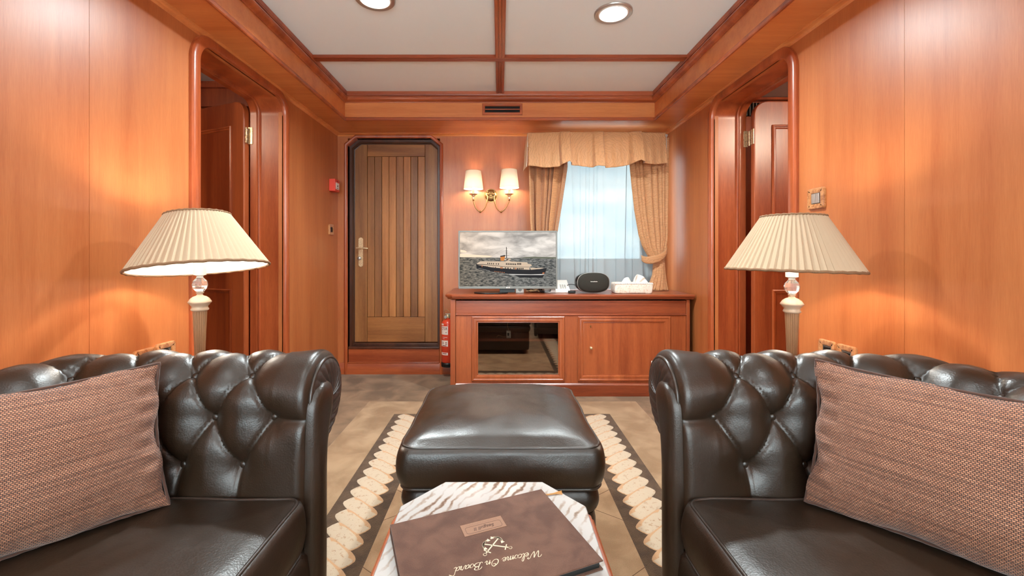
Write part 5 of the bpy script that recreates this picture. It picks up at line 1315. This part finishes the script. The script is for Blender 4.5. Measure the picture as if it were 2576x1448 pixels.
# ================================================================== FIRE EXTINGUISHER
YE = 3.62; ex = Xp(1127, YE); ez0, ez1 = Zp(911, YE), Zp(803, YE)
fe = thing('fire_extinguisher', 'red fire extinguisher hanging between the plank door and the cabinet', 'fire extinguisher', (ex, YE, ez0)); R_e = .055
MB().lathe([(0, ez0), (.045, ez0), (R_e, ez0+.012), (R_e, ez1-.035), (R_e*.97, ez1-.028), (.045, ez1-.010), (.03, ez1), (.014, ez1+.004), (.014, ez1+.016)], (ex, YE, 0), 40).build('cylinder', RED, fe, smooth=40)
cyl = bpy.data.objects[-1] if False else [o for o in fe.children][0]
def wrap(z0, z1, a0, a1, mat, name, parent, rr_=R_e+.0006):
    P = [[(ex+rr_*math.sin(a), YE-rr_*math.cos(a), z) for a in np.linspace(a0, a1, 16)] for z in (z0, z1)]
    return MB().grid(P).build(name, mat, parent, smooth=60, recalc=False)
def ze(y): return Zp(y, YE-.05)
l1 = wrap(ze(841.5), ze(820.5), -1.2, .12, PAPER, 'label', cyl); wrap(ze(818.5), ze(814), -1.2, -.6, PAPER, 'label', cyl)
l3 = wrap(ze(871), ze(856), -1.2, .12, PAPER, 'label', cyl); wrap(ze(893), ze(886.5), -1.2, .12, PAPER, 'label', cyl)
def wraptext(txt, size, ang0, z, mat, name, parent, xs=1.0):
    tv_, tf_ = text_mesh(txt, size, .0001, 'CENTER', .0004); rr_ = R_e+.0011
    m = MB(); m.add([(ex+(rr_-0)*math.sin(ang0+q.x*xs/rr_), YE-(rr_+q.z)*math.cos(ang0+q.x*xs/rr_), z+q.y) for q in tv_], tf_); return m.build(name, mat, parent, smooth=0)
wraptext('CTOR', .034, -.50, ze(826.5), INK, 'lettering', l1, .62)
m = MB()
for (za, a0, a1) in ((ze(848), -.8, 0), (ze(851.5), -.8, -.4), (ze(834), -.9, -.4)):
    P = [[(ex+(R_e+.0012)*math.sin(a), YE-(R_e+.0012)*math.cos(a), z) for a in np.linspace(a0, a1, 8)] for z in (za-.0015, za+.0015)]; m.grid(P)
m.build('fine_print', PAPER, cyl, smooth=60, recalc=False)
m = MB()
for (za, a0, a1) in ((ze(861), -.8, -.6), (ze(864), -.8, -.6), (ze(861), -.3, -.05), (ze(865), -.3, -.05), (ze(836), -.25, -.1), (ze(889), -.8, -.1), (ze(869), -.8, -.1)):
    P = [[(ex+(R_e+.0014)*math.sin(a), YE-(R_e+.0014)*math.cos(a), z) for a in np.linspace(a0, a1, 8)] for z in (za-.003, za+.003)]; m.grid(P)
m.build('pictogram', INK, l3, smooth=60, recalc=False)
m = MB(); m.lathe([(.016, 0), (.018, .01), (.018, .022), (.012, .03)], (ex, YE, ez1+.014), 20); m.build('valve', BRASSL, fe, smooth=40)
m = MB(); m.lathe([(0, -.012), (.012, -.012), (.014, -.008), (.014, 0)], (ex-.018, YE-.012, ez1+.024), 20, axis='y'); m.build('gauge', CHROME, fe, smooth=40)
m = MB(); m.box(ex-.024, ex+.05, YE-.006, YE+.006, ez1+.045, ez1+.050); m.box(ex-.01, ex+.045, YE-.006, YE+.006, ez1+.034, ez1+.038); m.build('lever', CHROME, fe, bevel=.001)
m = MB(); m.tube(smoothpts([(ex-.02, YE, ez1+.04), (ex-.034, YE, ez1+.065), (ex-.012, YE, ez1+.085), (ex+.012, YE, ez1+.062), (ex+.014, YE, ez1+.04)], 6), .0018, 6); m.build('pin_wire', BRASS, fe, smooth=60)
m = MB(); m.lathe([(.035, -.035), (.058, -.03), (.06, -.002), (.055, .006), (.05, .006)], (ex, YE, ez0), 30); m.box(ex-.02, ex+.02, YE+.04, YB, ez0-.02, ez0+.02); m.build('bracket', BLACK, fe, bevel=.001)

# ================================================================== WALL FITTINGS
def plate(axis_x, s, y0, y1, z0, z1, label, name, cat, kind='switch', group=None):
    """burl frame on a side wall; s=+1 when the plate faces +X"""
    t = thing(name, label, cat, (axis_x, (y0+y1)/2, z0), group)
    th = .012
    def fr(u, v, d): return (axis_x+s*d, u, v)
    pth = [(y0, z0), (y0, z1), (y1, z1), (y1, z0)]
    r_c = .012; pth = arc(y0+r_c, z0+r_c, r_c, 270, 180, 4)+arc(y0+r_c, z1-r_c, r_c, 180, 90, 4)+arc(y1-r_c, z1-r_c, r_c, 90, 0, 4)+arc(y1-r_c, z0+r_c, r_c, 0, -90, 4)
    w_ = .026
    sweep(pth, [(0, 0), (0, th*.6), (-.003, th), (-w_*.7, th), (-w_*.9, th*.7), (-w_*.9, 0)], fr, closed=True).build('burl_frame', BURL, t, smooth=40)
    m = MB(); m.box(axis_x, axis_x+s*.006, y0+.02, y1-.02, z0+.02, z1-.02); m.build('backing', GREY, t)
    if kind == 'switch':
        c_ = (y0+y1)/2; n_ = 2
        for k in range(n_):
            a = y0+.027+(y1-y0-.054)*k/n_; b = y0+.027+(y1-y0-.054)*(k+1)/n_
            MB().box(axis_x+s*.004, axis_x+s*.012, a+.001, b-.001, z0+.026, z1-.026).build('rocker', CHROME if axis_x > 0 else BLACK, t, bevel=.001)
    else:
        MB().lathe([(0, .007), (.016, .007), (.018, .010), (.02, .006)], (axis_x, (y0+y1)/2, (z0+z1)/2), 20, axis='x').xf(Matrix.Identity(4)).build('outlet_face', BLACK, t) if s > 0 else MB().box(axis_x-.009, axis_x-.004, y0+.03, y1-.03, z0+.03, z1-.03).build('outlet_face', BLACK, t)
    return t
plate(XR, -1, 1.874, 1.976, 1.258, 1.354, 'burl framed light switch with grey rockers on the right wall', 'light_switch', 'light switch')
plate(XL, 1, 3.509, 3.60, 1.215, 1.305, 'small burl framed light switch on the left wall near the plank door', 'light_switch', 'light switch')
plate(XL, 1, 1.638, 1.735, .585, .672, 'burl framed wall socket above the left sofa, farther from the lamp', 'wall_socket', 'wall socket', 'socket', 'burl wall sockets')
plate(XL, 1, 1.742, 1.845, .588, .676, 'burl framed wall socket above the left sofa, close to the lamp column', 'wall_socket', 'wall socket', 'socket', 'burl wall sockets')
plate(XR, -1, 1.812, 1.908, .585, .672, 'burl framed wall socket above the right sofa, close to the lamp column', 'wall_socket', 'wall socket', 'socket', 'burl wall sockets')
plate(XR, -1, 1.708, 1.804, .585, .672, 'burl framed wall socket above the right sofa, farther from the lamp', 'wall_socket', 'wall socket', 'socket', 'burl wall sockets')
fa = thing('fire_alarm_call_point', 'red fire alarm box on the left wall beside the plank door', 'fire alarm', (XL, 3.57, 1.58))
MB().box(XL, XL+.052, 3.52, 3.617, 1.582, 1.684).build('housing', REDBOX, fa, bevel=.004)
MB().box(XL+.052, XL+.055, 3.535, 3.602, 1.600, 1.655).build('break_glass', WHITE, fa, bevel=.001)
m = MB(); m.lathe([(.009, .0556), (.006, .0562), (0, .0562)], (XL, 3.568, 1.628), 16, axis='x'); m.box(XL+.0545, XL+.0558, 3.545, 3.592, 1.606, 1.609); m.box(XL+.051, XL+.0528, 3.556, 3.58, 1.665, 1.672); m.build('symbol', BLACK, fa)
